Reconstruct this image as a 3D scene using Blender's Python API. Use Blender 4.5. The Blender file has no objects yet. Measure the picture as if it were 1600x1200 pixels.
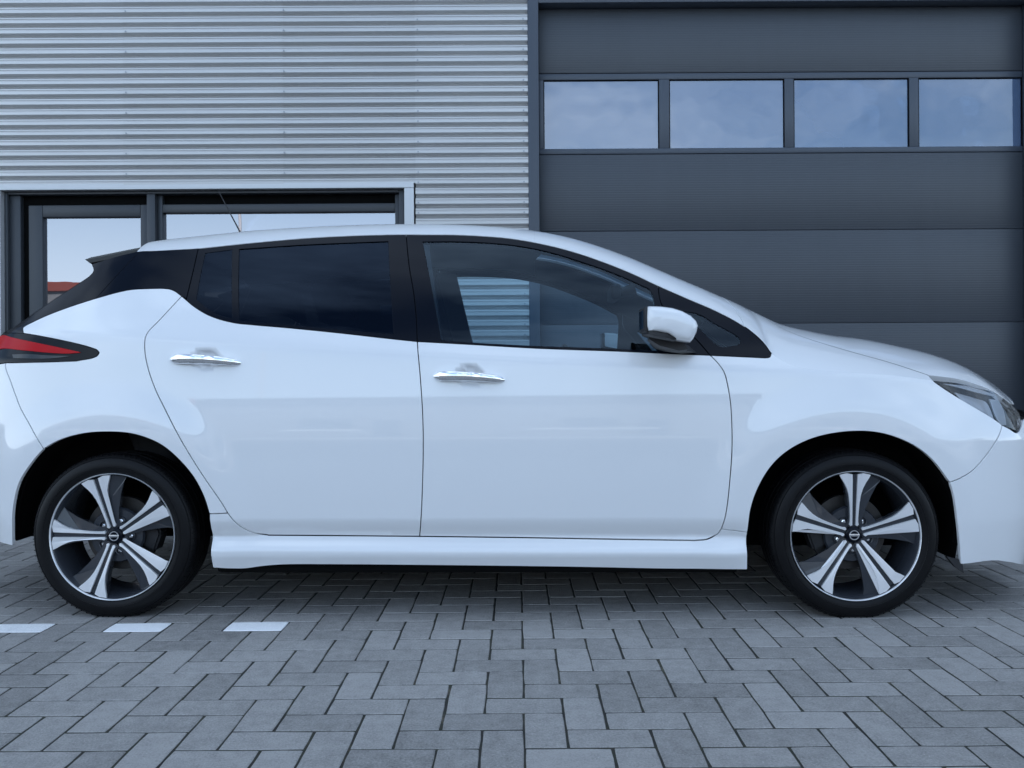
import bpy, bmesh, math, random
import numpy as np
from mathutils import Vector, Matrix
from mathutils.geometry import delaunay_2d_cdt

random.seed(7); np.random.seed(7)
scene = bpy.context.scene
COL = scene.collection

# ------------------------------------------------------------------ camera, sky, sun, exposure
FOC = 1338.0                    # focal length in pixels of a 1600 px wide frame
CXP, CYP = 809.0, 581.5         # principal point
CAMH = 0.897
ROLL = 0.0062
CAM_R = Vector((math.cos(ROLL), 0, -math.sin(ROLL)))
CAM_U = Vector((math.sin(ROLL), 0, math.cos(ROLL)))
CAM_F = Vector((0, 1, 0))
cam_data = bpy.data.cameras.new('camera')
cam = bpy.data.objects.new('camera', cam_data); COL.objects.link(cam)
cam_data.sensor_width = 36.0
cam_data.lens = 36.0 * FOC / 1600.0
cam_data.shift_x = -(CXP - 800.0) / 1600.0
cam_data.shift_y = (CYP - 600.0) / 1600.0
cam_data.clip_start = 0.05
cam_data.clip_end = 3000
cam.matrix_world = Matrix(((CAM_R.x, CAM_U.x, -CAM_F.x, 0), (CAM_R.y, CAM_U.y, -CAM_F.y, 0),
                           (CAM_R.z, CAM_U.z, -CAM_F.z, CAMH), (0, 0, 0, 1)))
scene.camera = cam

SUN_EL, SUN_AZ = math.radians(35), math.radians(14)      # behind the hall, a little to the right
world = bpy.data.worlds.new('World'); scene.world = world; world.use_nodes = True
wn = world.node_tree.nodes; wl = world.node_tree.links
for n in list(wn): wn.remove(n)
w_out = wn.new('ShaderNodeOutputWorld'); w_bg = wn.new('ShaderNodeBackground')
sky = wn.new('ShaderNodeTexSky'); sky.sky_type = 'NISHITA'; sky.sun_disc = False
sky.sun_elevation = SUN_EL; sky.sun_rotation = SUN_AZ
sky.air_density = 1.0; sky.dust_density = 0.25; sky.ozone_density = 1.6
w_tc = wn.new('ShaderNodeTexCoord'); w_map = wn.new('ShaderNodeMapping')
w_map.inputs['Scale'].default_value = (1.0, 1.0, 2.6)
w_no = wn.new('ShaderNodeTexNoise'); w_no.inputs['Scale'].default_value = 2.3
w_no.inputs['Detail'].default_value = 6; w_no.inputs['Roughness'].default_value = 0.55
w_rp = wn.new('ShaderNodeValToRGB')
w_rp.color_ramp.elements[0].position = 0.42; w_rp.color_ramp.elements[0].color = (0, 0, 0, 1)
w_rp.color_ramp.elements[1].position = 0.72; w_rp.color_ramp.elements[1].color = (0.8, 0.8, 0.8, 1)
w_mx = wn.new('ShaderNodeMixRGB'); w_mx.inputs['Color2'].default_value = (8.1, 9.7, 11.6, 1)
wl.new(w_tc.outputs['Generated'], w_map.inputs['Vector']); wl.new(w_map.outputs[0], w_no.inputs['Vector'])
wl.new(w_no.outputs['Fac'], w_rp.inputs['Fac'])
w_sep = wn.new('ShaderNodeSeparateXYZ'); wl.new(w_tc.outputs['Generated'], w_sep.inputs[0])
w_hz = wn.new('ShaderNodeMapRange'); w_hz.interpolation_type = 'SMOOTHSTEP'
w_hz.inputs['From Min'].default_value = 0.30; w_hz.inputs['From Max'].default_value = 0.02
w_hz.inputs['To Min'].default_value = 0.0; w_hz.inputs['To Max'].default_value = 0.85
wl.new(w_sep.outputs['Z'], w_hz.inputs['Value'])
w_ad = wn.new('ShaderNodeMath'); w_ad.operation = 'MAXIMUM'
wl.new(w_rp.outputs['Color'], w_ad.inputs[0]); wl.new(w_hz.outputs[0], w_ad.inputs[1])
wl.new(w_ad.outputs[0], w_mx.inputs['Fac'])
wl.new(sky.outputs[0], w_mx.inputs['Color1']); wl.new(w_mx.outputs[0], w_bg.inputs['Color'])
w_bg.inputs['Strength'].default_value = 0.12
wl.new(w_bg.outputs[0], w_out.inputs['Surface'])

sun_d = bpy.data.lights.new('sun', 'SUN'); sun_d.energy = 2.6; sun_d.angle = math.radians(0.5)
sun_d.color = (1.0, 0.95, 0.88)
sun = bpy.data.objects.new('sun', sun_d); COL.objects.link(sun)
to_sun = Vector((math.sin(SUN_AZ) * math.cos(SUN_EL), math.cos(SUN_AZ) * math.cos(SUN_EL), math.sin(SUN_EL)))
sun.rotation_euler = to_sun.to_track_quat('Z', 'Y').to_euler()
sun.location = (10, 40, 40)

vs = scene.view_settings
scene.display_settings.display_device = 'sRGB'
vs.view_transform = 'Standard'; vs.look = 'None'; vs.gamma = 1.0; vs.use_curve_mapping = False
vs.exposure = 1.26
scene.render.resolution_x, scene.render.resolution_y = 1024, 768
scene.cycles.max_bounces = 12; scene.cycles.transparent_max_bounces = 24

# ------------------------------------------------------------------ materials
def new_mat(name):
    m = bpy.data.materials.new(name); m.use_nodes = True
    return m, m.node_tree.nodes, m.node_tree.links, m.node_tree.nodes['Principled BSDF']

def pbr(name, col, rough=0.5, metal=0.0, coat=0.0, spec=0.5, coat_r=0.03, noise=0.0, nscale=30, bump=0.0, bscale=200):
    m, N, L, b = new_mat(name)
    b.inputs['Base Color'].default_value = (*col, 1)
    b.inputs['Roughness'].default_value = rough
    b.inputs['Metallic'].default_value = metal
    b.inputs['Coat Weight'].default_value = coat
    b.inputs['Coat Roughness'].default_value = coat_r
    if coat >= 1: b.inputs['Coat IOR'].default_value = 1.6
    b.inputs['Specular IOR Level'].default_value = spec
    if noise or bump:
        tc = N.new('ShaderNodeTexCoord')
    if noise:
        nz = N.new('ShaderNodeTexNoise'); nz.inputs['Scale'].default_value = nscale; nz.inputs['Detail'].default_value = 5
        L.new(tc.outputs['Object'], nz.inputs['Vector'])
        mr = N.new('ShaderNodeMapRange')
        mr.inputs['To Min'].default_value = 1 - noise; mr.inputs['To Max'].default_value = 1 + noise
        L.new(nz.outputs['Fac'], mr.inputs['Value'])
        mu = N.new('ShaderNodeMixRGB'); mu.blend_type = 'MULTIPLY'; mu.inputs['Fac'].default_value = 1
        mu.inputs['Color1'].default_value = (*col, 1)
        L.new(mr.outputs[0], mu.inputs['Color2']); L.new(mu.outputs[0], b.inputs['Base Color'])
    if bump:
        nb = N.new('ShaderNodeTexNoise'); nb.inputs['Scale'].default_value = bscale; nb.inputs['Detail'].default_value = 3
        L.new(tc.outputs['Object'], nb.inputs['Vector'])
        bp = N.new('ShaderNodeBump'); bp.inputs['Strength'].default_value = bump; bp.inputs['Distance'].default_value = 0.002
        L.new(nb.outputs['Fac'], bp.inputs['Height']); L.new(bp.outputs[0], b.inputs['Normal'])
    return m

def glass(name, tint, refl=1.0, ior=1.5, wavy=0.0, haze=0.0, haze_col=(.5, .55, .65), rt=(1, 1, 1)):
    m, N, L, b = new_mat(name); N.remove(b)
    out = N['Material Output']
    tr = N.new('ShaderNodeBsdfTransparent'); tr.inputs['Color'].default_value = (*tint, 1)
    gl = N.new('ShaderNodeBsdfGlossy'); gl.inputs['Roughness'].default_value = 0.0
    gl.inputs['Color'].default_value = (refl * rt[0], refl * rt[1], refl * rt[2], 1)
    fr = N.new('ShaderNodeFresnel'); fr.inputs['IOR'].default_value = ior
    mx = N.new('ShaderNodeMixShader')
    L.new(fr.outputs[0], mx.inputs['Fac'])
    base = tr
    if haze:
        df = N.new('ShaderNodeBsdfDiffuse'); df.inputs['Color'].default_value = (*haze_col, 1)
        m2 = N.new('ShaderNodeMixShader'); m2.inputs['Fac'].default_value = haze
        L.new(tr.outputs[0], m2.inputs[1]); L.new(df.outputs[0], m2.inputs[2]); base = m2
    L.new(base.outputs[0], mx.inputs[1]); L.new(gl.outputs[0], mx.inputs[2])
    if wavy:
        tc = N.new('ShaderNodeTexCoord'); nz = N.new('ShaderNodeTexNoise')
        nz.inputs['Scale'].default_value = 2.2; nz.inputs['Detail'].default_value = 2
        L.new(tc.outputs['Object'], nz.inputs['Vector'])
        bp = N.new('ShaderNodeBump'); bp.inputs['Strength'].default_value = 1.0; bp.inputs['Distance'].default_value = wavy
        L.new(nz.outputs['Fac'], bp.inputs['Height'])
        L.new(bp.outputs[0], gl.inputs['Normal']); L.new(bp.outputs[0], fr.inputs['Normal'])
    L.new(mx.outputs[0], out.inputs['Surface'])
    return m

M = {}
M['paint'] = pbr('white_paint', (0.80, 0.805, 0.81), rough=0.45, coat=1.0, coat_r=0.02)
M['black_gloss'] = pbr('black_gloss', (0.003, 0.0045, 0.009), rough=0.10, spec=.15)
M['black_plastic'] = pbr('black_plastic', (0.018, 0.018, 0.02), rough=0.55, noise=.2, nscale=60)
M['black_deep'] = pbr('black_deep', (0.004, 0.004, 0.004), rough=0.9, spec=0.1)
M['spoiler_top'] = pbr('spoiler_top', (0.03, 0.03, 0.028), rough=0.5)
M['rubber'] = pbr('tyre_rubber', (0.006, 0.006, 0.0068), rough=0.42, spec=.18, noise=.25, nscale=40, bump=.3, bscale=400)
M['alloy'] = pbr('machined_alloy', (0.88, 0.88, 0.89), rough=0.38, metal=0.55)
M['rim_dark'] = pbr('rim_dark', (0.030, 0.034, 0.042), rough=0.25, coat=0.3)
M['chrome'] = pbr('chrome', (0.92, 0.92, 0.93), rough=0.06, metal=1.0)
M['steel'] = pbr('brake_steel', (0.07, 0.066, 0.063), rough=0.5, metal=0.8, noise=.3, nscale=20)
M['cast'] = pbr('cast_iron', (0.03, 0.03, 0.032), rough=0.6, metal=0.4, noise=.3, nscale=25)
M['glass_front'] = glass('glass_clear', (0.68, 0.84, 0.92), refl=.8, rt=(.8, 1, 1.2))
M['glass_rear'] = glass('glass_privacy', (0.09, 0.115, 0.14), refl=.4, rt=(.7, .95, 1.4))
M['glass_lens'] = glass('lens_clear', (0.92, 0.93, 0.95))
M['red_lens'] = pbr('red_lens', (0.48, 0.004, 0.008), rough=0.12, spec=.12)
M['dark_lens'] = pbr('dark_lens', (0.003, 0.004, 0.007), rough=0.08, spec=.14)
M['seat'] = pbr('seat_fabric', (0.022, 0.022, 0.024), rough=0.85, noise=.2, nscale=80)
M['trim_grey'] = pbr('cabin_trim', (0.03, 0.031, 0.034), rough=0.7)
M['headliner'] = pbr('headliner', (0.22, 0.22, 0.225), rough=0.9)
M['mirror'] = pbr('mirror_glass', (0.12, 0.125, 0.13), rough=0.03, metal=1.0)
M['pane'] = glass('window_pane', (0.22, 0.23, 0.25), ior=3.0, rt=(1, 1, 1.08), wavy=0.0004, haze=.05)
M['pane_door'] = glass('acrylic_pane', (0.20, 0.22, 0.26), ior=2.2, wavy=0.006, haze=.20, haze_col=(.28, .50, .95))
M['anthracite'] = pbr('anthracite_frame', (0.034, 0.039, 0.046), rough=0.42, noise=.06, nscale=3)
M['silver_trim'] = pbr('silver_flashing', (0.56, 0.565, 0.57), rough=0.45, metal=0.45)
M['room_dark'] = pbr('room_dark', (0.05, 0.05, 0.055), rough=0.9)
M['screw'] = pbr('screw_steel', (0.30, 0.31, 0.33), rough=0.4, metal=0.7)

# ------------------------------------------------------------------ helpers
def ray(u, v):
    return CAM_F + CAM_R * ((u - CXP) / FOC) + CAM_U * ((CYP - v) / FOC)

CAMP = Vector((0, 0, CAMH))
def ground_at(u, v):
    d = ray(u, v); t = -CAMH / d.z
    return CAMP + d * t

def props(o, label=None, cat=None, group=None, kind=None):
    if label: o['label'] = label
    if cat: o['category'] = cat
    if group: o['group'] = group
    if kind: o['kind'] = kind
    return o

def empty(name, parent=None, loc=(0, 0, 0), rot=(0, 0, 0)):
    o = bpy.data.objects.new(name, None); COL.objects.link(o)
    o.empty_display_size = 0.1
    o.location = loc; o.rotation_euler = rot; o.parent = parent
    return o

def link(name, me, mat, parent=None, loc=None, rot=None):
    o = bpy.data.objects.new(name, me); COL.objects.link(o); o.parent = parent
    if mat is not None and len(me.materials) == 0: me.materials.append(mat)
    if loc is not None: o.location = loc
    if rot is not None: o.rotation_euler = rot
    return o

def from_bm(name, bm, mat, parent=None, smooth=False, loc=None, rot=None):
    bmesh.ops.recalc_face_normals(bm, faces=bm.faces)
    me = bpy.data.meshes.new(name); bm.to_mesh(me); bm.free()
    if smooth:
        me.polygons.foreach_set('use_smooth', [True] * len(me.polygons))
        me.set_sharp_from_angle(angle=math.radians(38))
    return link(name, me, mat, parent, loc, rot)

def bm_box(bm, lo, hi, bevel=0.0, seg=2):
    g = bmesh.ops.create_cube(bm, size=1.0)
    for v in g['verts']:
        v.co = Vector([lo[k] + (v.co[k] + 0.5) * (hi[k] - lo[k]) for k in range(3)])
    if bevel:
        es = list({e for v in g['verts'] for e in v.link_edges})
        bmesh.ops.bevel(bm, geom=es, offset=bevel, segments=seg, affect='EDGES', profile=0.5)

def box(name, lo, hi, mat, parent=None, bevel=0.0, smooth=False):
    bm = bmesh.new(); bm_box(bm, lo, hi, bevel)
    return from_bm(name, bm, mat, parent, smooth=smooth or bevel > 0)

def bm_prism_y(bm, pts, y0, y1):
    """pts: list of (x,z); extruded from y0 to y1"""
    a = [bm.verts.new((p[0], y0, p[1])) for p in pts]
    b = [bm.verts.new((p[0], y1, p[1])) for p in pts]
    n = len(pts)
    bm.faces.new(a); bm.faces.new(list(reversed(b)))
    for i in range(n):
        bm.faces.new((a[i], b[i], b[(i + 1) % n], a[(i + 1) % n]))

def bm_lathe_y(bm, prof, seg=64, close=False):
    """prof: list of (y, r) spun about the y axis"""
    rings = []
    for (y, r) in prof:
        if r < 1e-6:
            rings.append([bm.verts.new((0, y, 0))])
        else:
            rings.append([bm.verts.new((r * math.cos(2 * math.pi * k / seg), y, r * math.sin(2 * math.pi * k / seg))) for k in range(seg)])
    m = len(rings)
    for i in range(m if close else m - 1):
        a, b = rings[i], rings[(i + 1) % m]
        for k in range(seg):
            k2 = (k + 1) % seg
            vs_ = [a[k % len(a)], a[k2 % len(a)], b[k2 % len(b)], b[k % len(b)]]
            u_ = []
            for q in vs_:
                if q not in u_: u_.append(q)
            if len(u_) >= 3: bm.faces.new(u_)

def bm_tube(bm, pts, rads, seg=10, squash=None):
    rings = []
    for i, p in enumerate(pts):
        p = Vector(p)
        t = (Vector(pts[min(i + 1, len(pts) - 1)]) - Vector(pts[max(i - 1, 0)])).normalized()
        a = t.cross(Vector((0, 0, 1)))
        if a.length < 1e-3: a = t.cross(Vector((0, 1, 0)))
        a.normalize(); b = t.cross(a).normalized()
        r = rads[i] if isinstance(rads, (list, tuple)) else rads
        ra, rb = (r, r) if not isinstance(r, tuple) else r
        rings.append([bm.verts.new(p + a * (ra * math.cos(2 * math.pi * k / seg)) + b * (rb * math.sin(2 * math.pi * k / seg))) for k in range(seg)])
    for i in range(len(rings) - 1):
        for k in range(seg):
            bm.faces.new((rings[i][k], rings[i][(k + 1) % seg], rings[i + 1][(k + 1) % seg], rings[i + 1][k]))
    bm.faces.new(rings[0]); bm.faces.new(list(reversed(rings[-1])))

def catmull(pts, n=6):
    if len(pts) < 3: 
        out = []
        for i in range(len(pts) - 1):
            for k in range(n): out.append(tuple(pts[i][c] + (pts[i + 1][c] - pts[i][c]) * k / n for c in (0, 1)))
        out.append(tuple(pts[-1][:2])); return out
    P = [np.array(p[:2], float) for p in pts]
    out = []
    for i in range(len(P) - 1):
        p1, p2 = P[i], P[i + 1]
        p0 = P[i - 1] if i > 0 else 2 * p1 - p2
        p3 = P[i + 2] if i + 2 < len(P) else 2 * p2 - p1
        # centripetal parametrisation
        t0 = 0; t1 = t0 + max(np.linalg.norm(p1 - p0), 1e-9) ** .5
        t2 = t1 + max(np.linalg.norm(p2 - p1), 1e-9) ** .5; t3 = t2 + max(np.linalg.norm(p3 - p2), 1e-9) ** .5
        for k in range(n):
            t = t1 + (t2 - t1) * k / n
            A1 = (t1 - t) / (t1 - t0) * p0 + (t - t0) / (t1 - t0) * p1
            A2 = (t2 - t) / (t2 - t1) * p1 + (t - t1) / (t2 - t1) * p2
            A3 = (t3 - t) / (t3 - t2) * p2 + (t - t2) / (t3 - t2) * p3
            B1 = (t2 - t) / (t2 - t0) * A1 + (t - t0) / (t2 - t0) * A2
            B2 = (t3 - t) / (t3 - t1) * A2 + (t - t1) / (t3 - t1) * A3
            C = (t2 - t) / (t2 - t1) * B1 + (t - t1) / (t2 - t1) * B2
            out.append((C[0], C[1]))
    out.append(tuple(P[-1]))
    return out

# ------------------------------------------------------------------ ground and paving
BR = 0.105
c0 = ground_at(751, 1169.4)                 # a brick corner seen in the photograph
GX0, GY0 = c0.x - 2 * BR, c0.y              # near left corner of the brick of row 0, column 0

def ground_mat():
    m, N, L, b = new_mat('joint_sand')
    tc = N.new('ShaderNodeTexCoord')
    n1 = N.new('ShaderNodeTexNoise'); n1.inputs['Scale'].default_value = 5.5; n1.inputs['Detail'].default_value = 8; n1.inputs['Roughness'].default_value = .7
    n2 = N.new('ShaderNodeTexNoise'); n2.inputs['Scale'].default_value = 90; n2.inputs['Detail'].default_value = 3
    L.new(tc.outputs['Object'], n1.inputs['Vector']); L.new(tc.outputs['Object'], n2.inputs['Vector'])
    r1 = N.new('ShaderNodeValToRGB'); cr = r1.color_ramp
    cr.elements[0].position = .35; cr.elements[0].color = (.020, .020, .020, 1)
    cr.elements[1].position = .72; cr.elements[1].color = (.17, .145, .105, 1)
    e = cr.elements.new(.58); e.color = (.042, .042, .028, 1)
    L.new(n1.outputs['Fac'], r1.inputs['Fac'])
    mu = N.new('ShaderNodeMixRGB'); mu.blend_type = 'MULTIPLY'; mu.inputs['Fac'].default_value = .6
    L.new(r1.outputs[0], mu.inputs['Color1']); L.new(n2.outputs['Color'], mu.inputs['Color2'])
    L.new(mu.outputs[0], b.inputs['Base Color']); b.inputs['Roughness'].default_value = .95
    return m

def far_ground_mat():
    m, N, L, b = new_mat('far_paving')
    tc = N.new('ShaderNodeTexCoord')
    n1 = N.new('ShaderNodeTexNoise'); n1.inputs['Scale'].default_value = .4; n1.inputs['Detail'].default_value = 6
    L.new(tc.outputs['Object'], n1.inputs['Vector'])
    r1 = N.new('ShaderNodeValToRGB')
    r1.color_ramp.elements[0].color = (.06, .06, .06, 1); r1.color_ramp.elements[1].color = (.12, .12, .118, 1)
    L.new(n1.outputs['Fac'], r1.inputs['Fac']); L.new(r1.outputs[0], b.inputs['Base Color'])
    b.inputs['Roughness'].default_value = .85
    return m

def brick_mat(name, lo, hi, speck=.75):
    m, N, L, b = new_mat(name)
    tc = N.new('ShaderNodeTexCoord'); ge = N.new('ShaderNodeNewGeometry'); oi = N.new('ShaderNodeObjectInfo')
    ad = N.new('ShaderNodeMath'); ad.operation = 'ADD'
    L.new(ge.outputs['Random Per Island'], ad.inputs[0]); L.new(oi.outputs['Random'], ad.inputs[1])
    fr = N.new('ShaderNodeMath'); fr.operation = 'FRACT'; L.new(ad.outputs[0], fr.inputs[0])
    big = N.new('ShaderNodeTexNoise'); big.inputs['Scale'].default_value = 1.6; big.inputs['Detail'].default_value = 6
    big.inputs['Roughness'].default_value = .65
    L.new(ge.outputs['Position'], big.inputs['Vector'])
    fine = N.new('ShaderNodeTexNoise'); fine.inputs['Scale'].default_value = 150; fine.inputs['Detail'].default_value = 3; fine.inputs['Roughness'].default_value = .8
    L.new(ge.outputs['Position'], fine.inputs['Vector'])
    med = N.new('ShaderNodeTexNoise'); med.inputs['Scale'].default_value = 26; med.inputs['Detail'].default_value = 5
    L.new(ge.outputs['Position'], med.inputs['Vector'])
    def mulv(a, k):
        q = N.new('ShaderNodeMath'); q.operation = 'MULTIPLY'; L.new(a, q.inputs[0]); q.inputs[1].default_value = k; return q.outputs[0]
    def add(a, c):
        q = N.new('ShaderNodeMath'); q.operation = 'ADD'; L.new(a, q.inputs[0]); L.new(c, q.inputs[1]); return q.outputs[0]
    tot = add(add(mulv(fr.outputs[0], .20), mulv(big.outputs['Fac'], .42)), add(mulv(fine.outputs['Fac'], speck), mulv(med.outputs['Fac'], .35)))
    rp = N.new('ShaderNodeValToRGB')
    rp.color_ramp.elements[0].position = .50; rp.color_ramp.elements[0].color = (*lo, 1)
    rp.color_ramp.elements[1].position = 1.25 - .25; rp.color_ramp.elements[1].color = (*hi, 1)
    L.new(tot, rp.inputs['Fac'])
    # pale grains and dark pits
    vo = N.new('ShaderNodeTexVoronoi'); vo.inputs['Scale'].default_value = 120
    L.new(ge.outputs['Position'], vo.inputs['Vector'])
    gr = N.new('ShaderNodeValToRGB')
    gr.color_ramp.elements[0].position = .10; gr.color_ramp.elements[0].color = (1, 1, 1, 1)
    gr.color_ramp.elements[1].position = .2; gr.color_ramp.elements[1].color = (0, 0, 0, 1)
    L.new(vo.outputs['Distance'], gr.inputs['Fac'])
    sel = N.new('ShaderNodeMath'); sel.operation = 'GREATER_THAN'; sel.inputs[1].default_value = .72
    sx = N.new('ShaderNodeSeparateXYZ'); L.new(vo.outputs['Color'], sx.inputs[0]); L.new(sx.outputs[0], sel.inputs[0])
    gm = N.new('ShaderNodeMath'); gm.operation = 'MULTIPLY'; L.new(gr.outputs[0], gm.inputs[0]); L.new(sel.outputs[0], gm.inputs[1])
    g2 = mulv(gm.outputs[0], .45)
    mx = N.new('ShaderNodeMixRGB'); L.new(g2, mx.inputs['Fac']); L.new(rp.outputs[0], mx.inputs['Color1'])
    mx.inputs['Color2'].default_value = (min(1, hi[0] * 1.6), min(1, hi[1] * 1.6), min(1, hi[2] * 1.6), 1)
    L.new(mx.outputs[0], b.inputs['Base Color'])
    b.inputs['Roughness'].default_value = .82; b.inputs['Specular IOR Level'].default_value = .35
    bp = N.new('ShaderNodeBump'); bp.inputs['Strength'].default_value = 1.0; bp.inputs['Distance'].default_value = .003
    L.new(add(fine.outputs['Fac'], med.outputs['Fac']), bp.inputs['Height']); L.new(bp.outputs[0], b.inputs['Normal'])
    return m

M['joint'] = ground_mat(); M['far_ground'] = far_ground_mat()
M['brick'] = brick_mat('concrete_paver', (.112, .107, .101), (.36, .345, .328))
M['brick_white'] = brick_mat('white_paver', (.46, .46, .46), (.90, .90, .90), 1.1)

bm = bmesh.new()
bmesh.ops.create_grid(bm, x_segments=2, y_segments=2, size=600)
ground = from_bm('ground', bm, M['far_ground']); ground.location = (0, 0, -0.03)
props(ground, kind='structure', label='wide grey paved yard in front of the hall')
bm = bmesh.new()
PX0, PX1, PY0, PY1 = -6.0, 6.0, -2.0, 5.85
bm_box(bm, (PX0, PY0, -0.024), (PX1, PY1, -0.0017))
paving = from_bm('paving', bm, M['joint']); props(paving, kind='structure', label='grey herringbone brick paving under and around the white car')

def brick_mesh(name, hx, hy, top=0.0, depth=0.02, bev=0.003, seed=0):
    rnd = random.Random(seed)
    ring = []
    for (x0, y0, x1, y1, n) in ((-hx, -hy, hx, -hy, 4), (hx, -hy, hx, hy, 2), (hx, hy, -hx, hy, 4), (-hx, hy, -hx, -hy, 2)):
        for k in range(n):
            t = k / n; c = .0012 if k == 0 else 0.0
            jx, jy = rnd.gauss(0, .00035), rnd.gauss(0, .00035)
            x, y = x0 + (x1 - x0) * t, y0 + (y1 - y0) * t
            ring.append((x + jx - c * (1 if x > 0 else -1), y + jy - c * (1 if y > 0 else -1)))
    bm = bmesh.new()
    r0 = [bm.verts.new((x, y, -depth)) for x, y in ring]
    r1 = [bm.verts.new((x, y, top - bev * .8)) for x, y in ring]
    r2 = [bm.verts.new((x - bev * (1 if x > 0 else -1) * (abs(x) > hx * .9) * rnd.uniform(.6, 1.3), y - bev * (1 if y > 0 else -1) * (abs(y) > hy * .8) * rnd.uniform(.6, 1.3), top)) for x, y in ring]
    n = len(ring)
    for a_, c in ((r0, r1), (r1, r2)):
        for k in range(n): bm.faces.new((a_[k], a_[(k + 1) % n], c[(k + 1) % n], c[k]))
    bm.faces.new(r2)
    me = bpy.data.meshes.new(name); bm.to_mesh(me); bm.free(); return me

GAP = 0.0023
HX, HY = BR - GAP, BR / 2 - GAP
me_bricks = [brick_mesh('paving_brick', HX, HY, seed=s) for s in range(8)]
for me_ in me_bricks: me_.materials.append(M['brick'])
me_white = brick_mesh('paving_brick_white', HX, HY, seed=50); me_white.materials.append(M['brick_white'])
cells = []
i_lo, i_hi = int((PX0 - GX0) / BR) - 1, int((PX1 - GX0) / BR) + 1
j_lo, j_hi = int((PY0 - GY0) / BR) - 1, int((PY1 - GY0) / BR) + 1
for j in range(j_lo, j_hi):
    for i in range(i_lo, i_hi):
        k = (i - j) % 4
        if k == 0: cells.append((GX0 + (i + 1) * BR, GY0 + (j + .5) * BR, 0, i, j))
        elif k == 3: cells.append((GX0 + (i + .5) * BR, GY0 + (j + 1) * BR, 1, i, j))
cells = [c for c in cells if PX0 + .12 < c[0] < PX1 - .12 and PY0 + .12 < c[1] < PY1 - .12]
def seen(c):
    if c[1] < 1.7: return None
    a = (Vector((c[0], c[1], 0)) - CAMP)
    u = CXP + FOC * a.dot(CAM_R) / a.dot(CAM_F); v = CYP - FOC * a.dot(CAM_U) / a.dot(CAM_F)
    if -70 < u < 1670 and v < 1235: return v
    return None
sc_ = sorted([(-(seen(c) or 0), n) for n, c in enumerate(cells) if seen(c) is not None])
near_set = set(n for _, n in sc_[:300])
verts_all, faces_all = [], []
bdat = [(np.array([v.co[:] for v in m_.vertices]), [tuple(p.vertices) for p in m_.polygons]) for m_ in me_bricks]
for n, (x, y, rot, i, j) in enumerate(cells):
    dz = abs(random.gauss(0, .0005)); da = random.gauss(0, .0035) + (math.pi / 2 if rot else 0)
    tx, ty = random.gauss(0, .0016), random.gauss(0, .0016)
    dx, dy = random.gauss(0, .0005), random.gauss(0, .0005)
    white = (rot == 0 and j == 9 and i in (-7, -11, -15, -19, -23, -27))
    if n in near_set or white:
        o = bpy.data.objects.new('paving_brick', me_white if white else random.choice(me_bricks)); COL.objects.link(o)
        o.parent = paving; o.location = (x + dx, y + dy, dz); o.rotation_euler = (tx, ty, da)
        if white: o['label'] = 'white brick of the parking line'
    else:
        R = Matrix.Rotation(da, 3, 'Z') @ Matrix.Rotation(tx, 3, 'X')
        base = len(verts_all); bv, bf = random.choice(bdat)
        for c in bv:
            w = R @ Vector(c); verts_all.append((w.x + x + dx, w.y + y + dy, w.z + dz))
        faces_all += [tuple(q + base for q in f) for f in bf]
me = bpy.data.meshes.new('paving_bricks'); me.from_pydata(verts_all, [], faces_all)
o = link('paving_bricks', me, M['brick'], paving); o['kind'] = 'stuff'

# ------------------------------------------------------------------ the hall (facade plane parallel to the picture)
FY = 5.90
hall = empty('warehouse_hall', loc=(0, FY, 0))
props(hall, 'large hall clad in silver ribbed metal with dark roller door, behind the car', 'building')
def fa(u, v, dy=0.0):
    d = ray(u, v); t = (FY + dy) / d.y; p = CAMP + d * t
    return p.x, p.z
HALL_H, HALL_L, HALL_R, HALL_D = 11.0, -16.0, 16.0, 18.0

def clad_mat():
    m, N, L, b = new_mat('silver_cladding')
    oi = N.new('ShaderNodeObjectInfo'); tc = N.new('ShaderNodeTexCoord')
    mp = N.new('ShaderNodeMapping'); mp.inputs['Scale'].default_value = (1.2, 1, 9)
    nz = N.new('ShaderNodeTexNoise'); nz.inputs['Scale'].default_value = 1.5; nz.inputs['Detail'].default_value = 6
    L.new(tc.outputs['Object'], mp.inputs[0]); L.new(mp.outputs[0], nz.inputs['Vector'])
    a = N.new('ShaderNodeMath'); a.operation = 'MULTIPLY_ADD'; a.inputs[1].default_value = .10; a.inputs[2].default_value = .93
    L.new(oi.outputs['Random'], a.inputs[0])
    c = N.new('ShaderNodeMath'); c.operation = 'MULTIPLY_ADD'; c.inputs[1].default_value = .16; c.inputs[2].default_value = -.08
    L.new(nz.outputs['Fac'], c.inputs[0])
    s = N.new('ShaderNodeMath'); s.operation = 'ADD'; L.new(a.outputs[0], s.inputs[0]); L.new(c.outputs[0], s.inputs[1])
    mu = N.new('ShaderNodeMixRGB'); mu.blend_type = 'MULTIPLY'; mu.inputs['Fac'].default_value = 1
    mu.inputs['Color1'].default_value = (.52, .51, .50, 1); L.new(s.outputs[0], mu.inputs['Color2'])
    L.new(mu.outputs[0], b.inputs['Base Color'])
    b.inputs['Metallic'].default_value = .6; b.inputs['Roughness'].default_value = .42
    return m
M['clad'] = clad_mat()

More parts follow.
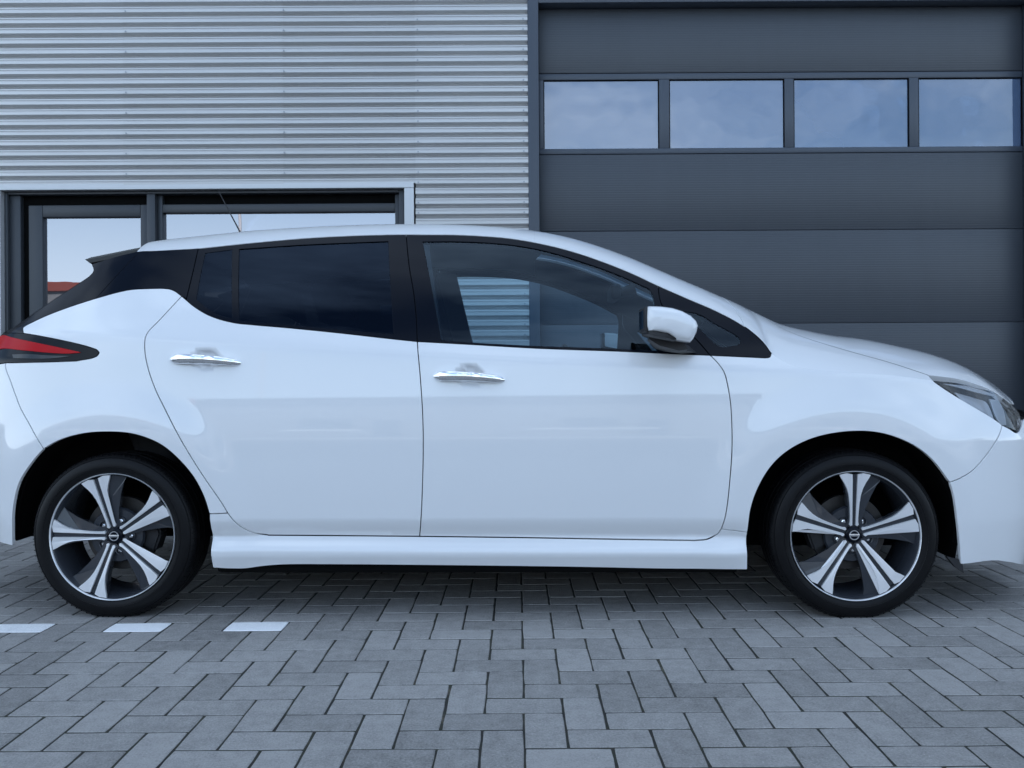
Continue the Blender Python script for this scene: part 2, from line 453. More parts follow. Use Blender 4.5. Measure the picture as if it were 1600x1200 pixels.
RIB = (fa(400, 277)[1] - fa(400, 39.5)[1]) / -15.0        # fifteen ribs between two dark lines
def sheet(x0, x1, z0, z1, yoff):
    """one ribbed sheet; the down-facing flank of a rib is the dark line"""
    zref = fa(400, 277)[1]
    prof = [(0.0, 0.0), (.02, -.001), (.19, -.0245), (.21, -.025), (.46, -.025), (.50, -.0215), (.57, -.0215), (.61, -.025), (.72, -.0248), (.75, -.023), (.96, -.001)]
    k0 = math.floor((z0 - zref) / RIB) - 1; k1 = math.ceil((z1 - zref) / RIB) + 1
    pts = []
    for k in range(k0, k1):
        for (f, y) in prof:
            pts.append((zref + (k + f) * RIB, y))
    # order going up: valley, flank facing down, crest, flank facing up
    pts = [(z, y) for z, y in pts]
    out = [p for p in pts if z0 <= p[0] <= z1]
    if not out: return None
    out = [(z0, out[0][1])] + out + [(z1, out[-1][1])]
    bm = bmesh.new()
    a = [bm.verts.new((x0, y + yoff, z)) for z, y in out]; b_ = [bm.verts.new((x1, y + yoff, z)) for z, y in out]
    a2 = [bm.verts.new((x0, y + yoff + .0012, z)) for z, y in out]; b2 = [bm.verts.new((x1, y + yoff + .0012, z)) for z, y in out]
    for i in range(len(out) - 1):
        bm.faces.new((a[i], b_[i], b_[i + 1], a[i + 1])); bm.faces.new((a2[i], a2[i + 1], b2[i + 1], b2[i]))
        bm.faces.new((b_[i], b2[i], b2[i + 1], b_[i + 1])); bm.faces.new((a[i], a[i + 1], a2[i + 1], a2[i]))
    return from_bm('cladding_sheet', bm, M['clad'], hall)

WX0 = fa(4, 380)[0]; WX1 = fa(632.5, 330)[0]          # window opening (outer edge of the dark frame)
WTOP = fa(318, 296.5)[1]
TX1 = fa(647.5, 330)[0]; TTOP = fa(318, 289)[1]
JX0 = fa(825, 200)[0]; JX1 = fa(842, 200)[0]          # door jamb
DX1 = fa(1609, 300)[0]
bx = [fa(195, 150)[0], fa(441, 150)[0], fa(649, 150)[0]]
W_ = bx[1] - bx[0]
cols = []
x = bx[0]
left_edges = [bx[0] - W_ * k for k in range(13, 0, -1)] + bx + [JX0]
yj = [0.0, .0016]
for k in range(len(left_edges) - 1):
    x0, x1 = left_edges[k], left_edges[k + 1]
    over = .012 if k < len(left_edges) - 2 else 0.0
    lowz = TTOP if (x1 > WX0 - .05 and x0 < TX1 - .1) else 0.02
    if x0 < WX0 - .07 < x1: sheet(x0, WX0 - .068, .02, TTOP + .004, .002)
    sheet(x0, x1 + over, lowz, HALL_H, -.0016 * (k % 2))
# right of the roller door
rx = DX1 + .16
k = 0
while rx < HALL_R - .2:
    sheet(rx, min(rx + W_, HALL_R) + .012, .02, HALL_H, -.0016 * (k % 2)); rx += W_; k += 1
DTOP = fa(1200, 5)[1]
sheet(JX0 + .001, DX1 + .159, DTOP + .121, HALL_H, -.003)
# screws in the troughs
bm = bmesh.new()
zref = fa(400, 277)[1]
for xs, pat in ((bx[0] + .02, 2), (bx[1] + .02, 2), (bx[2] + .02, 1), (JX0 - .03, 1)):
    kk = 0
    for k in range(-30, 70):
        z = zref + (k + .32) * RIB
        if z < .1 or z > HALL_H - .1: continue
        if xs < TX1 and z < TTOP + .01: continue
        if (k % 2 if pat == 2 else (k % 3 == 1)): continue
        g = bmesh.ops.create_cone(bm, cap_ends=True, segments=6, radius1=.006, radius2=.005, depth=.006)
        for v in g['verts']: v.co = Vector((v.co.x + xs, -.0275 + v.co.z, v.co.y + z))
o = from_bm('cladding_screws', bm, M['screw'], hall); o['kind'] = 'stuff'
# solid body of the hall behind the skin, with a room behind the window and behind the door
bm = bmesh.new()
BK = .12
bm_box(bm, (HALL_L, BK, WTOP + .05), (JX0 - .02, BK + .15, HALL_H - .05))
bm_box(bm, (HALL_L, BK, 0), (WX0 - .03, BK + .15, WTOP + .05))
bm_box(bm, (WX1 + .03, BK, 0), (JX0 - .02, BK + .15, WTOP + .05))
bm_box(bm, (JX0 - .02, BK, DTOP + .1), (DX1 + .03, BK + .15, HALL_H - .05))
bm_box(bm, (DX1 + .03, BK, 0), (HALL_R, BK + .15, HALL_H - .05))
bm_box(bm, (HALL_L, BK + .15, 0), (HALL_L + .2, HALL_D, HALL_H - .05))
bm_box(bm, (HALL_R - .2, BK + .15, 0), (HALL_R, HALL_D, HALL_H - .05))
bm_box(bm, (HALL_L, HALL_D, 0), (HALL_R, HALL_D + .2, HALL_H - .05))
from_bm('wall', bm, M['room_dark'], hall)
bm = bmesh.new()
bm_box(bm, (HALL_L - .05, -.05, HALL_H), (HALL_R + .05, HALL_D + .25, HALL_H + .25), .01)
from_bm('roof', bm, M['anthracite'], hall)
# flashings
bm = bmesh.new(); bm_box(bm, (WX0 - .07, -.026, WTOP), (TX1, .03, TTOP + .006), .003)
from_bm('flashing', bm, M['silver_trim'], hall)
bm = bmesh.new(); bm_box(bm, (WX1, -.026, .02), (TX1, .03, WTOP - .001), .003)
from_bm('flashing', bm, M['silver_trim'], hall)
bm = bmesh.new(); bm_box(bm, (WX0 - .07, -.026, .02), (WX0, .03, WTOP - .001), .003)
from_bm('flashing', bm, M['silver_trim'], hall)
# glazed entrance: reveal, frame, door leaf, fixed light
FD = .05                                            # frame plane behind the skin
def fb(u, v): return fa(u, v, FD)
ent = empty('glazed_entrance', hall)
def frame_bars(name, bars, y0, y1, bev=.004):
    for (x0, z0, x1, z1) in bars:
        bm = bmesh.new(); bm_box(bm, (x0, y0, z0), (x1, y1, z1), bev); from_bm(name, bm, M['anthracite'], ent, smooth=True)
ox0, oz1 = fb(16, 400)[0], fb(120, 305)[1]
ox1 = fb(631, 330)[0]
mx0, mx1 = fb(232, 340)[0], fb(245, 340)[0]
BZ = .10
frame_bars('frame', [(WX0 + .001, .01, ox0, WTOP - .002), (ox0, oz1, ox1 - .03, WTOP - .002), (ox1 - .03, .01, WX1 - .001, WTOP - .002),
                     (mx0, .01, mx1, oz1), (ox0, .01, mx0, BZ), (mx1, .01, ox1 - .03, BZ)], .02, .115)
dx0, dz1 = fb(44, 400)[0], fb(140, 320)[1]
gx0, gx1, gz1 = fb(66, 400)[0], fb(219, 400)[0], fb(140, 339)[1]
# door leaf set back in the frame
ix0 = fb(33, 400)[0]
frame_bars('frame', [(ox0, BZ, ix0, oz1)], .045, .115)
leaf = [(dx0, BZ + .005, gx0, dz1), (gx1, BZ + .005, mx0 - .004, dz1), (gx0, gz1, gx1, dz1), (gx0, BZ + .005, gx1, BZ + .12)]
frame_bars('door_leaf', leaf, .055, .118, .006)
box('gasket', (ix0, .085, oz1 - (oz1 - dz1) * .98), (mx0 - .004, .118, oz1 - .001), M['black_deep'], ent)
box('gasket', (ix0 + .001, .085, BZ), (dx0 - .001, .118, dz1), M['black_deep'], ent)
box('pane', (gx0 - .006, .088, BZ + .11), (gx1 + .006, .092, gz1 + .006), M['pane'], ent)
box('handle', (gx0 - .055, .02, 1.0), (gx0 - .03, .05, 1.14), M['black_plastic'], ent, .006)
# fixed light with a dark cassette above
cz0, cz1 = fb(430, 331)[1], fb(430, 318)[1]
px0, px1 = fb(253, 350)[0], fb(617, 350)[0]
frame_bars('frame', [(mx1, BZ, px0, oz1), (px1, BZ, ox1 - .03, oz1), (px0, cz0, px1, cz1)], .06, .118, .004)
box('gasket', (px0, .095, cz1), (px1, .118, oz1 - .001), M['black_deep'], ent)
box('pane', (px0 - .004, .096, BZ), (px1 + .004, .100, cz0 + .004), M['pane'], ent)
# dark room behind the glass
bm = bmesh.new()
bm_box(bm, (WX0 - .5, 3.2, -.01), (WX1 + .5, 3.3, 2.9)); bm_box(bm, (WX0 - .5, .28, 2.6), (WX1 + .5, 3.2, 2.7))
bm_box(bm, (WX0 - .6, .28, -.01), (WX0 - .5, 3.3, 2.7)); bm_box(bm, (WX1 + .5, .28, -.01), (WX1 + .6, 3.3, 2.7))
bm_box(bm, (WX0 - .5, .28, -.02), (WX1 + .5, 3.2, .005))
from_bm('room_wall', bm, M['room_dark'], hall)

# roller door: jambs, panels, window band
DDY = .07
def fd(u, v): return fa(u, v, DDY)
door = empty('sectional_door', hall)
def micro_mat():
    m, N, L, b = new_mat('anthracite_microline')
    tc = N.new('ShaderNodeTexCoord'); sp = N.new('ShaderNodeSeparateXYZ'); L.new(tc.outputs['Object'], sp.inputs[0])
    w = N.new('ShaderNodeMath'); w.operation = 'MULTIPLY'; w.inputs[1].default_value = 2 * math.pi / .0165; L.new(sp.outputs['Z'], w.inputs[0])
    s = N.new('ShaderNodeMath'); s.operation = 'SINE'; L.new(w.outputs[0], s.inputs[0])
    nz = N.new('ShaderNodeTexNoise'); nz.inputs['Scale'].default_value = 1.1; nz.inputs['Detail'].default_value = 7
    L.new(tc.outputs['Object'], nz.inputs['Vector'])
    mp = N.new('ShaderNodeMapping'); mp.inputs['Scale'].default_value = (2.5, 1, .35); L.new(tc.outputs['Object'], mp.inputs[0])
    n2 = N.new('ShaderNodeTexNoise'); n2.inputs['Scale'].default_value = 4; n2.inputs['Detail'].default_value = 4; L.new(mp.outputs[0], n2.inputs['Vector'])
    ad = N.new('ShaderNodeMath'); ad.operation = 'ADD'; L.new(nz.outputs['Fac'], ad.inputs[0]); L.new(n2.outputs['Fac'], ad.inputs[1])
    rp = N.new('ShaderNodeMapRange'); rp.inputs['From Max'].default_value = 2; rp.inputs['To Min'].default_value = .86; rp.inputs['To Max'].default_value = 1.14; L.new(ad.outputs[0], rp.inputs['Value'])
    mu = N.new('ShaderNodeMixRGB'); mu.blend_type = 'MULTIPLY'; mu.inputs['Fac'].default_value = 1
    mu.inputs['Color1'].default_value = (.046, .053, .064, 1); L.new(rp.outputs[0], mu.inputs['Color2'])
    L.new(mu.outputs[0], b.inputs['Base Color']); b.inputs['Roughness'].default_value = .42
    bp = N.new('ShaderNodeBump'); bp.inputs['Strength'].default_value = .3; bp.inputs['Distance'].default_value = .0006
    L.new(s.outputs[0], bp.inputs['Height']); L.new(bp.outputs[0], b.inputs['Normal'])
    return m
M['micro'] = micro_mat()
M['jamb'] = pbr('jamb_paint', (.050, .062, .082), rough=.4, noise=.07, nscale=2.5)
for (x0, x1) in ((JX0, JX1), (DX1, DX1 + .16)):
    bm = bmesh.new(); bm_box(bm, (x0, -.03, .0), (x1, .11, DTOP + .12), .003); from_bm('jamb', bm, M['jamb'], door, smooth=True)
bm = bmesh.new(); bm_box(bm, (JX1 + .001, -.03, DTOP), (DX1 - .001, .11, DTOP + .12), .003); from_bm('lintel', bm, M['jamb'], door, smooth=True)
zs_ = [DTOP, fd(1000, 114)[1], fd(1000, 241)[1], fd(1000, 361)[1], fd(1000, 506.5)[1]]
ph = zs_[3] - zs_[4]
zs_ += [zs_[4] - ph, .012]
for k in range(len(zs_) - 1):
    z1, z0 = zs_[k], zs_[k + 1]
    if k == 1: continue
    bm = bmesh.new(); bm_box(bm, (JX1 + .004, DDY, z0 + .0012), (DX1 - .004, DDY + .04, z1 - .0012), .003)
    from_bm('door_panel', bm, M['micro'], door, smooth=True)
box('seal', (JX1 + .002, DDY + .03, .0), (DX1 - .002, DDY + .045, zs_[2]), M['black_deep'], door)
box('seal', (JX1 + .002, DDY + .03, zs_[1]), (DX1 - .002, DDY + .045, DTOP), M['black_deep'], door)
# window band
wz1, wz0 = zs_[1] - .003, zs_[2] + .003
wins = [(849.5, 1030, 125, 233), (1046, 1226, 123.5, 230.5), (1240.5, 1421, 123, 227.5), (1435.5, 1598, 122, 225.5)]
wx = [(fd(a, 180)[0], fd(b_, 180)[0]) for a, b_, _, _ in wins]
gz_top, gz_bot = fd(1120, 123.5)[1], fd(1120, 231)[1]
edges = [JX1 + .004] + [c for w in wx for c in w] + [DX1 - .004]
bars = [(JX1 + .004, gz_top, DX1 - .004, wz1), (JX1 + .004, wz0, DX1 - .004, gz_bot)]
for k in range(0, len(edges), 2):
    if edges[k + 1] - edges[k] > .004: bars.append((edges[k], gz_bot, edges[k + 1], gz_top))
for (x0, z0, x1, z1) in bars:
    bm = bmesh.new(); bm_box(bm, (x0, DDY, z0), (x1, DDY + .04, z1), .003); from_bm('window_frame', bm, M['jamb'], door, smooth=True)
for (x0, x1) in wx:
    e = .006
    for lo, hi in (((x0, DDY + .006, gz_top - e), (x1, DDY + .03, gz_top)), ((x0, DDY + .006, gz_bot), (x0 + e, DDY + .03, gz_top - e)), ((x1 - e, DDY + .006, gz_bot), (x1, DDY + .03, gz_top - e))):
        box('gasket', lo, hi, M['black_deep'], door)
    box('pane', (x0, DDY + .014, gz_bot), (x1, DDY + .018, gz_top), M['pane_door'], door)
bm = bmesh.new()
bm_box(bm, (JX1 - .5, 5.0, 0), (DX1 + .5, 5.1, 4.4)); bm_box(bm, (JX1 - .5, .3, 4.3), (DX1 + .5, 5, 4.4))
from_bm('room_wall', bm, M['room_dark'], hall)

# ------------------------------------------------------------------ across the yard (seen as reflections; streak parts are added)
M['white_pole'] = pbr('white_pole', (.78, .78, .78), rough=.5)
M['red_fascia'] = pbr('red_fascia', (.30, .065, .04), rough=.5)
M['grey_wall'] = pbr('grey_wall', (.24, .245, .25), rough=.8, noise=.15, nscale=.6)
M['cream_wall'] = pbr('cream_wall', (.20, .195, .185), rough=.8, noise=.15, nscale=.6)
M['far_glass'] = pbr('far_glass', (.03, .035, .045), rough=.1)
def shed(name, x0, x1, y, depth, h, fascia, wallm, fasm, label, nwin):
    r = empty(name, loc=((x0 + x1) / 2, y, 0)); hw = (x1 - x0) / 2
    props(r, label, 'building')
    bm = bmesh.new(); bm_box(bm, (-hw, -depth, 0), (hw, 0, h - fascia)); from_bm('wall', bm, wallm, r)
    bm = bmesh.new(); bm_box(bm, (-hw - .15, -depth - .1, h - fascia), (hw + .15, .15, h), .02); from_bm('fascia', bm, fasm, r)
    for k in range(nwin):
        cx = -hw + (k + .5) * 2 * hw / nwin
        bm = bmesh.new(); bm_box(bm, (cx - .9, -.05, 1.0), (cx + .9, .03, 2.3), .01); from_bm('window', bm, M['far_glass'], r)
        bm = bmesh.new(); bm_box(bm, (cx - 1.4 - (k % 3) * .5, -.05, .72 + .1 * (k % 2)), (cx + 1.2 + (k % 2), .12, .90 + .1 * (k % 2)), .01); from_bm('streak_board', bm, M['white_pole'], r)  # unseen white board, added to mirror as a thin bright streak in the doors
        bm = bmesh.new(); bm_box(bm, (cx + 1.6, -.05, 0), (cx + 2.5, .03, 2.1), .01); from_bm('door', bm, M['far_glass'], r)
    return r
shed('low_shed', -42, -12.0, -20, 12, 4.35, .32, M['grey_wall'], M['red_fascia'], 'low grey shed with red roof edge, mirrored in the entrance glass', 9)
shed('low_shed', -11.7, 14, -20.1, 12, 4.35, .3, M['cream_wall'], M['anthracite'], 'low cream shed across the yard, mirrored in the car doors', 3)
shed('low_shed', 14.4, 48, -21.5, 14, 5.0, .4, M['grey_wall'], M['anthracite'], 'wide grey shed with dark roof edge, mirrored in the front wing', 8)
bm = bmesh.new(); bm_box(bm, (-60, -12.4, -.03), (60, -12.1, .11), .02)  # unseen low strip, added for a bright line mirrored in the paint
streak_kerb = from_bm('streak_kerb', bm, pbr('streak_concrete', (.50, .49, .47), rough=.85, noise=.2, nscale=1.5)); props(streak_kerb, kind='structure', label='unseen pale concrete strip added for a bright streak in the paint')
bm = bmesh.new(); bm_tube(bm, [(0, 0, 0), (0, 0, 5), (0, 0, 10.5)], [.11, .10, .085], 12)
pole_x = (375 - CXP) / FOC * (2 * FY + 34)
pole = from_bm('flag_pole', bm, M['white_pole'], None, smooth=True); pole.location = (pole_x, -34, -.03)
props(pole, 'white pole across the yard, mirrored in the entrance window', 'pole')

# ------------------------------------------------------------------ the car
YAW = 0.0258
CAR_X, CAR_Y = -0.1385, 3.975
car = empty('hatchback_car', loc=(CAR_X, CAR_Y, 0), rot=(0, 0, -YAW))
props(car, 'white five-door electric hatchback with black pillars and two-tone wheels, parked side-on', 'car')
_c, _s = math.cos(YAW), math.sin(YAW)
def to_local(p):
    dx, dy = p.x - CAR_X, p.y - CAR_Y
    return Vector((dx * _c - dy * _s, dx * _s + dy * _c, p.z))
def to_world(p):
    return Vector((CAR_X + p[0] * _c + p[1] * _s, CAR_Y - p[0] * _s + p[1] * _c, p[2]))
def project(p):
    a = to_world(p) - CAMP
    return CXP + FOC * a.dot(CAM_R) / a.y, CYP - FOC * a.dot(CAM_U) / a.y
LC = to_local(CAMP)
def lray(u, v):
    d = ray(u, v); return Vector((d.x * _c - d.y * _s, d.x * _s + d.y * _c, d.z))
def at_plane(u, v, y):
    d = lray(u, v); t = (y - LC.y) / d.y; return LC + d * t

WHEEL_X = 1.355; WHEEL_Z = 0.304; TYRE_Z = 0.299; TSC = 0.98

_cr = [at_plane(u, v, -.88) for u, v in ((35, 517), (250, 530), (450, 542), (650, 555), (1000, 572), (1200, 580), (1450, 591))]
ZS = np.polyfit([p.x for p in _cr], [p.z for p in _cr], 2)
HANDLES = [at_plane(318, 563, -.868), at_plane(733, 589, -.868)]

def sm(t):
    t = np.clip(t, 0, 1); return t * t * (3 - 2 * t)
def plan(x):
    f = np.clip((x - .80) / 1.50, 0, .9985); r = np.clip((-.85 - x) / 1.36, 0, .9985)
    return .884 * (1 - f ** 5.0) ** .385 * (1 - r ** 4.2) ** .4545 - .004 * x * x
def lean(x, z):
    a = .50 * np.maximum(z - .64, 0) * sm((x - 1.2) / .6) + .15 * np.maximum(.34 - z, 0) * sm((x - 1.2) / .6)
    b = .45 * np.maximum(z - .95, 0) * sm((-1.2 - x) / .5) + .25 * np.maximum(.36 - z, 0) * sm((-1.2 - x) / .5)
    return a - b
def S(x, z):
    """half width of the body at length x and height z"""
    x = np.asarray(x, float); z = np.asarray(z, float)
    zs = np.polyval(ZS, x)
    y = plan(x + lean(x, z))
    k = .007
    q = k * np.logaddexp(0, (z - zs) / k)                     # soft crease at the shoulder
    zl = z - q
    dz2 = np.maximum(zl - .63, 0)
    y = y - .10 * np.maximum(.63 - z, 0) ** 2 - np.where(dz2 < .15, .30 * dz2 ** 2, .30 * .15 ** 2 + .09 * (dz2 - .15))
    y = y - (.42 * q + .36 * q * q)
    # scallop that runs along the lower doors and the sill below it
    m = sm((1.06 - np.abs(x)) / .14)
    zd = .303 - .004 * x
    t = np.clip((.368 - z) / (.368 - zd), 0, 1)
    y = y - m * .027 * t ** 1.5
    s2 = sm((zd - z) / .060)
    y = y + m * .036 * s2
    y = y - m * .5 * np.maximum(.235 - z, 0) * .6
    # flares over the wheels
    for wx_ in (-WHEEL_X, WHEEL_X):
        r = np.sqrt((x - wx_) ** 2 + (z - WHEEL_Z) ** 2)
        y = y + .012 * (1 - sm((r - .435) / .15))
    # hollows behind the door handles
    for h in HANDLES:
        d = np.sqrt(((x - h.x - .006) / .058) ** 2 + ((z - h.z - .004) / .040) ** 2)
        y = y - .022 * (1 - sm((d - .5) / .5))
    return y
def S1(x, z): return float(S(np.array([x]), np.array([z]))[0])
def S_normal(x, z):
    e = .0015
    sx = (S(x + e, z) - S(x - e, z)) / (2 * e); sz = (S(x, z + e) - S(x, z - e)) / (2 * e)
    n = np.stack([-sx, -np.ones_like(sx), -sz], 1)
    return n / np.linalg.norm(n, axis=1)[:, None]

def on_side(u, v):
    """photo pixel -> (x, z) on the near body side"""
    d = lray(u, v)
    y = -.86
    lo, hi = -1.02, -.20
    for _ in range(34):
        mid = (lo + hi) / 2
        t = (mid - LC.y) / d.y; p = LC + d * t
        if mid + S1(p.x, p.z) < 0: lo = mid
        else: hi = mid
    t = ((lo + hi) / 2 - LC.y) / d.y; p = LC + d * t
    return (p.x, p.z)

def chain(pts, n=5):
    """traced points (photo pixels, or ('L', x, z) in metres) -> smooth local polyline"""
    loc = [(p[1], p[2]) if p[0] == 'L' else on_side(*p) for p in pts]
    return catmull(loc, n)

def loop(*chains):
    out = []
    for c in chains:
        for p in c:
            if not out or math.hypot(out[-1][0] - p[0], out[-1][1] - p[1]) > 1e-4: out.append(p)
    if math.hypot(out[0][0] - out[-1][0], out[0][1] - out[-1][1]) < 1e-4: out.pop()
    return out

def area2(P): 
    P = np.array(P); Q = np.roll(P, -1, 0); return np.sum(P[:, 0] * Q[:, 1] - Q[:, 0] * P[:, 1])
def resample(P, step):
    out = []
    n = len(P)
    for i in range(n):
        a, b = P[i], P[(i + 1) % n]
        L_ = math.hypot(b[0] - a[0], b[1] - a[1]); k = max(1, int(math.ceil(L_ / step)))
        for q in range(k): out.append((a[0] + (b[0] - a[0]) * q / k, a[1] + (b[1] - a[1]) * q / k))
    return out
def near_free(P, free):
    P = np.array(P)[:, :2]; k = np.zeros(len(P), bool)
    for f in free or ():
        f = np.array(f); m = np.full(len(P), 9.)
        for a, b in zip(f, f[1:]):
            ab = b - a; t = np.clip(((P - a) @ ab) / max(ab @ ab, 1e-12), 0, 1)
            m = np.minimum(m, np.linalg.norm(P - (a + t[:, None] * ab), axis=1))
        k |= m < .0008
    return k
def inset(P, d, free=None):
    if area2(P) < 0: P = P[::-1]
    A = np.array(P); n = len(A)
    e = np.roll(A, -1, 0) - A; ln = np.linalg.norm(e, axis=1); e = e / np.maximum(ln, 1e-9)[:, None]
    nr = np.stack([-e[:, 1], e[:, 0]], 1)                    # left normal = inward for ccw
    nb = nr + np.roll(nr, 1, 0); l2 = np.linalg.norm(nb, axis=1)
    nb = nb / np.maximum(l2, 1e-6)[:, None]
    c = np.maximum(np.sum(nb * nr, axis=1), .5)
    dd = d / c
    if free: dd = np.where(near_free(A, free), 0, dd)
    return [tuple(p) for p in A + nb * dd[:, None]]
def inside(pts, P):
    P = np.array(P); x, y = pts[:, 0], pts[:, 1]; res = np.zeros(len(pts), bool)
    xi, yi = P[:, 0], P[:, 1]; xj, yj = np.roll(xi, 1), np.roll(yi, 1)
    for a, b, c, d in zip(xi, yi, xj, yj):
        if b == d: continue
        cnd = ((b > y) != (d > y)) & (x < (c - a) * (y - b) / (d - b) + a); res ^= cnd
    return res
def edge_dist(pts, P):
    P = np.array(P); d = np.full(len(pts), 9.)
    for a, b in zip(P, np.roll(P, -1, 0)):
        ab = b - a; t = np.clip(((pts - a) @ ab) / max(ab @ ab, 1e-12), 0, 1)
        d = np.minimum(d, np.linalg.norm(pts - (a + t[:, None] * ab), axis=1))
    return d

def tri_region(outer, holes, step, estep):
    outer = resample(outer, estep); holes = [resample(h, estep) for h in holes]
    allp = np.array(outer)
    lo, hi = allp.min(0), allp.max(0)
    gx, gy = np.meshgrid(np.arange(lo[0] + step * .5, hi[0], step), np.arange(lo[1] + step * .5, hi[1], step))
    g = np.stack([gx.ravel(), gy.ravel()], 1)
    g = g[inside(g, outer)]
    if len(g): g = g[edge_dist(g, outer) > step * .45]
    for h in holes:
        if len(g): g = g[~inside(g, h)]
        if len(g): g = g[edge_dist(g, h) > step * .45]
    co = [Vector(p) for p in outer]; ed = [(i, (i + 1) % len(outer)) for i in range(len(outer))]
    for h in holes:
        b = len(co); co += [Vector(p) for p in h]; ed += [(b + i, b + (i + 1) % len(h)) for i in range(len(h))]
    co += [Vector((float(p[0]), float(p[1]))) for p in g]
    vo, eo, fo, *_ = delaunay_2d_cdt(co, ed, [], 0, 1e-6)
    V = np.array([v[:] for v in vo]); F = np.array([f for f in fo if len(f) == 3])
    cen = V[F].mean(1); keep = inside(cen, outer)
    for h in holes: keep &= ~inside(cen, h)
    F = F[keep]
    # counter-clockwise in the plane
    a = V[F]; cr = (a[:, 1, 0] - a[:, 0, 0]) * (a[:, 2, 1] - a[:, 0, 1]) - (a[:, 1, 1] - a[:, 0, 1]) * (a[:, 2, 0] - a[:, 0, 0])
    F[cr < 0] = F[cr < 0][:, ::-1]
    return V, F

def shell(V, F, P3, N3, flange, free=None):
    """triangles with vertex normals + a skirt folded inwards along every open edge"""
    from collections import Counter
    cnt = Counter()
    for f in F:
        for k in range(3): cnt[(f[k], f[(k + 1) % 3])] += 1
    bnd = [(a, b) for (a, b) in cnt if (b, a) not in cnt]
    if free:
        fr = near_free(V, free); bnd = [(a, b) for a, b in bnd if not (fr[a] and fr[b])]
    P = [tuple(p) for p in P3]; N = [tuple(n) for n in N3]; FF = [tuple(int(q) for q in f) for f in F]
    if flange > 0:
        en = {}
        for a, b in bnd:
            e = P3[b] - P3[a]; out = np.cross(e, N3[a] + N3[b]); out = out / max(np.linalg.norm(out), 1e-9)
            for q in (a, b): en[q] = en.get(q, np.zeros(3)) + out
        idx = {}
        for q, n in en.items():
            n = n / max(np.linalg.norm(n), 1e-9)
            idx[q] = (len(P), len(P) + 1, len(P) + 2)
            # rounded edge: the rim sits a little lower than the face
            P.append(tuple(P3[q])); N.append(tuple((N3[q] + n * .4) / np.linalg.norm(N3[q] + n * .4)))
            r = P3[q] + n * .0011 - N3[q] * .0013
            P.append(tuple(r)); N.append(tuple(n))
            P.append(tuple(r - N3[q] * flange)); N.append(tuple(n))
        for a, b in bnd:
            for lv in (0, 1):
                FF.append((idx[b][lv], idx[a][lv], idx[a][lv + 1], idx[b][lv + 1]))
    return P, N, FF

def mesh_n(name, P, N, FF):
    me = bpy.data.meshes.new(name); me.from_pydata(P, [], FF)
    me.polygons.foreach_set('use_smooth', [True] * len(me.polygons))
    me.normals_split_custom_set_from_vertices(N)
    return me

def mirror_data(P, N, FF):
    return [(p[0], -p[1], p[2]) for p in P], [(n[0], -n[1], n[2]) for n in N], [tuple(reversed(f)) for f in FF]

def side_data(outer, holes=(), off=0.0, gap=.0027, flange=.016, step=.022, estep=.012, free=None):
    o = inset(resample(outer, estep), gap, free) if gap else (outer if area2(outer) > 0 else outer[::-1])
    hs = [inset(resample(h, estep), -gap) if gap else h for h in holes]
    V, F = tri_region(o, hs, step, estep)
    y = S(V[:, 0], V[:, 1]); N3 = S_normal(V[:, 0], V[:, 1])
    P3 = np.stack([V[:, 0], -y, V[:, 1]], 1) + N3 * off
    return shell(V, F, P3, N3, flange, free)

def side_panel(name, outer, mat, parents, holes=(), label=None, extra=None, **kw):
    """the panel on the near side and its mirror image on the far side; returns both objects"""
    P, N, FF = side_data(outer, holes, **kw)
    if extra:
        for (p, n, f) in extra:
            b = len(P); P = P + p; N = N + n; FF = FF + [tuple(q + b for q in t) for t in f]
    res = []
    for k, par in enumerate(parents):
        d = (P, N, FF) if k == 0 else mirror_data(P, N, FF)
        o = link(name, mesh_n(name, *d), mat, par)
        if label: o['label'] = label
        res.append(o)
    return res
BOTH = (car, car)

# ---- top surface: edge line (x, z) and crown height along the car
EDGE_PX = [(150, 409), (190, 399), (220, 392), (237, 391.5), (275, 389.5), (310, 387.5), (392, 379), (492, 370.5), (605, 366), (680, 366), (715, 366.3), (790, 371), (840, 379),
           (890, 391), (940, 407.5), (990, 427.5), (1025, 444), (1072, 464.7), (1119, 485), (1155, 504), (1181, 523), (1196, 538), (1206, 552),
           (1240, 571), (1300, 580), (1400, 587), (1457, 594.5), (1499, 598), (1530, 605), (1555, 613), (1577, 629)]
_e = [on_side(*p) for p in EDGE_PX]
EX = np.array([p[0] for p in _e]); EZ = np.array([p[1] for p in _e])
EX = np.append(EX, [2.10, 2.25]); EZ = np.append(EZ, [EZ[-1] - .05, EZ[-1] - .09])
for k in range(1, len(EX)): EX[k] = max(EX[k], EX[k - 1] + .004)
_fine = np.array(catmull(list(zip(EX, EZ)), 8))
EX, EZ = _fine[:, 0], _fine[:, 1]
def ze(x): return np.interp(x, EX, EZ)
def ye(x): return S(x, ze(x))
SIL_PX = [(205, 384), (220, 381), (250, 376), (300, 370.5), (380, 362), (480, 355), (580, 351), (640, 350), (715, 351), (790, 355.5), (840, 361), (890, 371), (940, 386), (990, 405), (1040, 427),
          (1072, 441), (1110, 458), (1147, 475), (1172, 488), (1204, 504), (1240, 513.5), (1285, 522.5), (1330, 528), (1375, 537), (1420, 547), (1465, 562), (1499, 577.6), (1532, 596.8), (1560, 613)]
def pw(x): return np.interp(x, [-2, .3, .9, 1.2, 1.6, 2.2], [4.0, 4.2, 4.2, 3.0, 2.6, 2.4])
_tau = np.linspace(.2, 1, 81)
cx_, cz_ = [], []
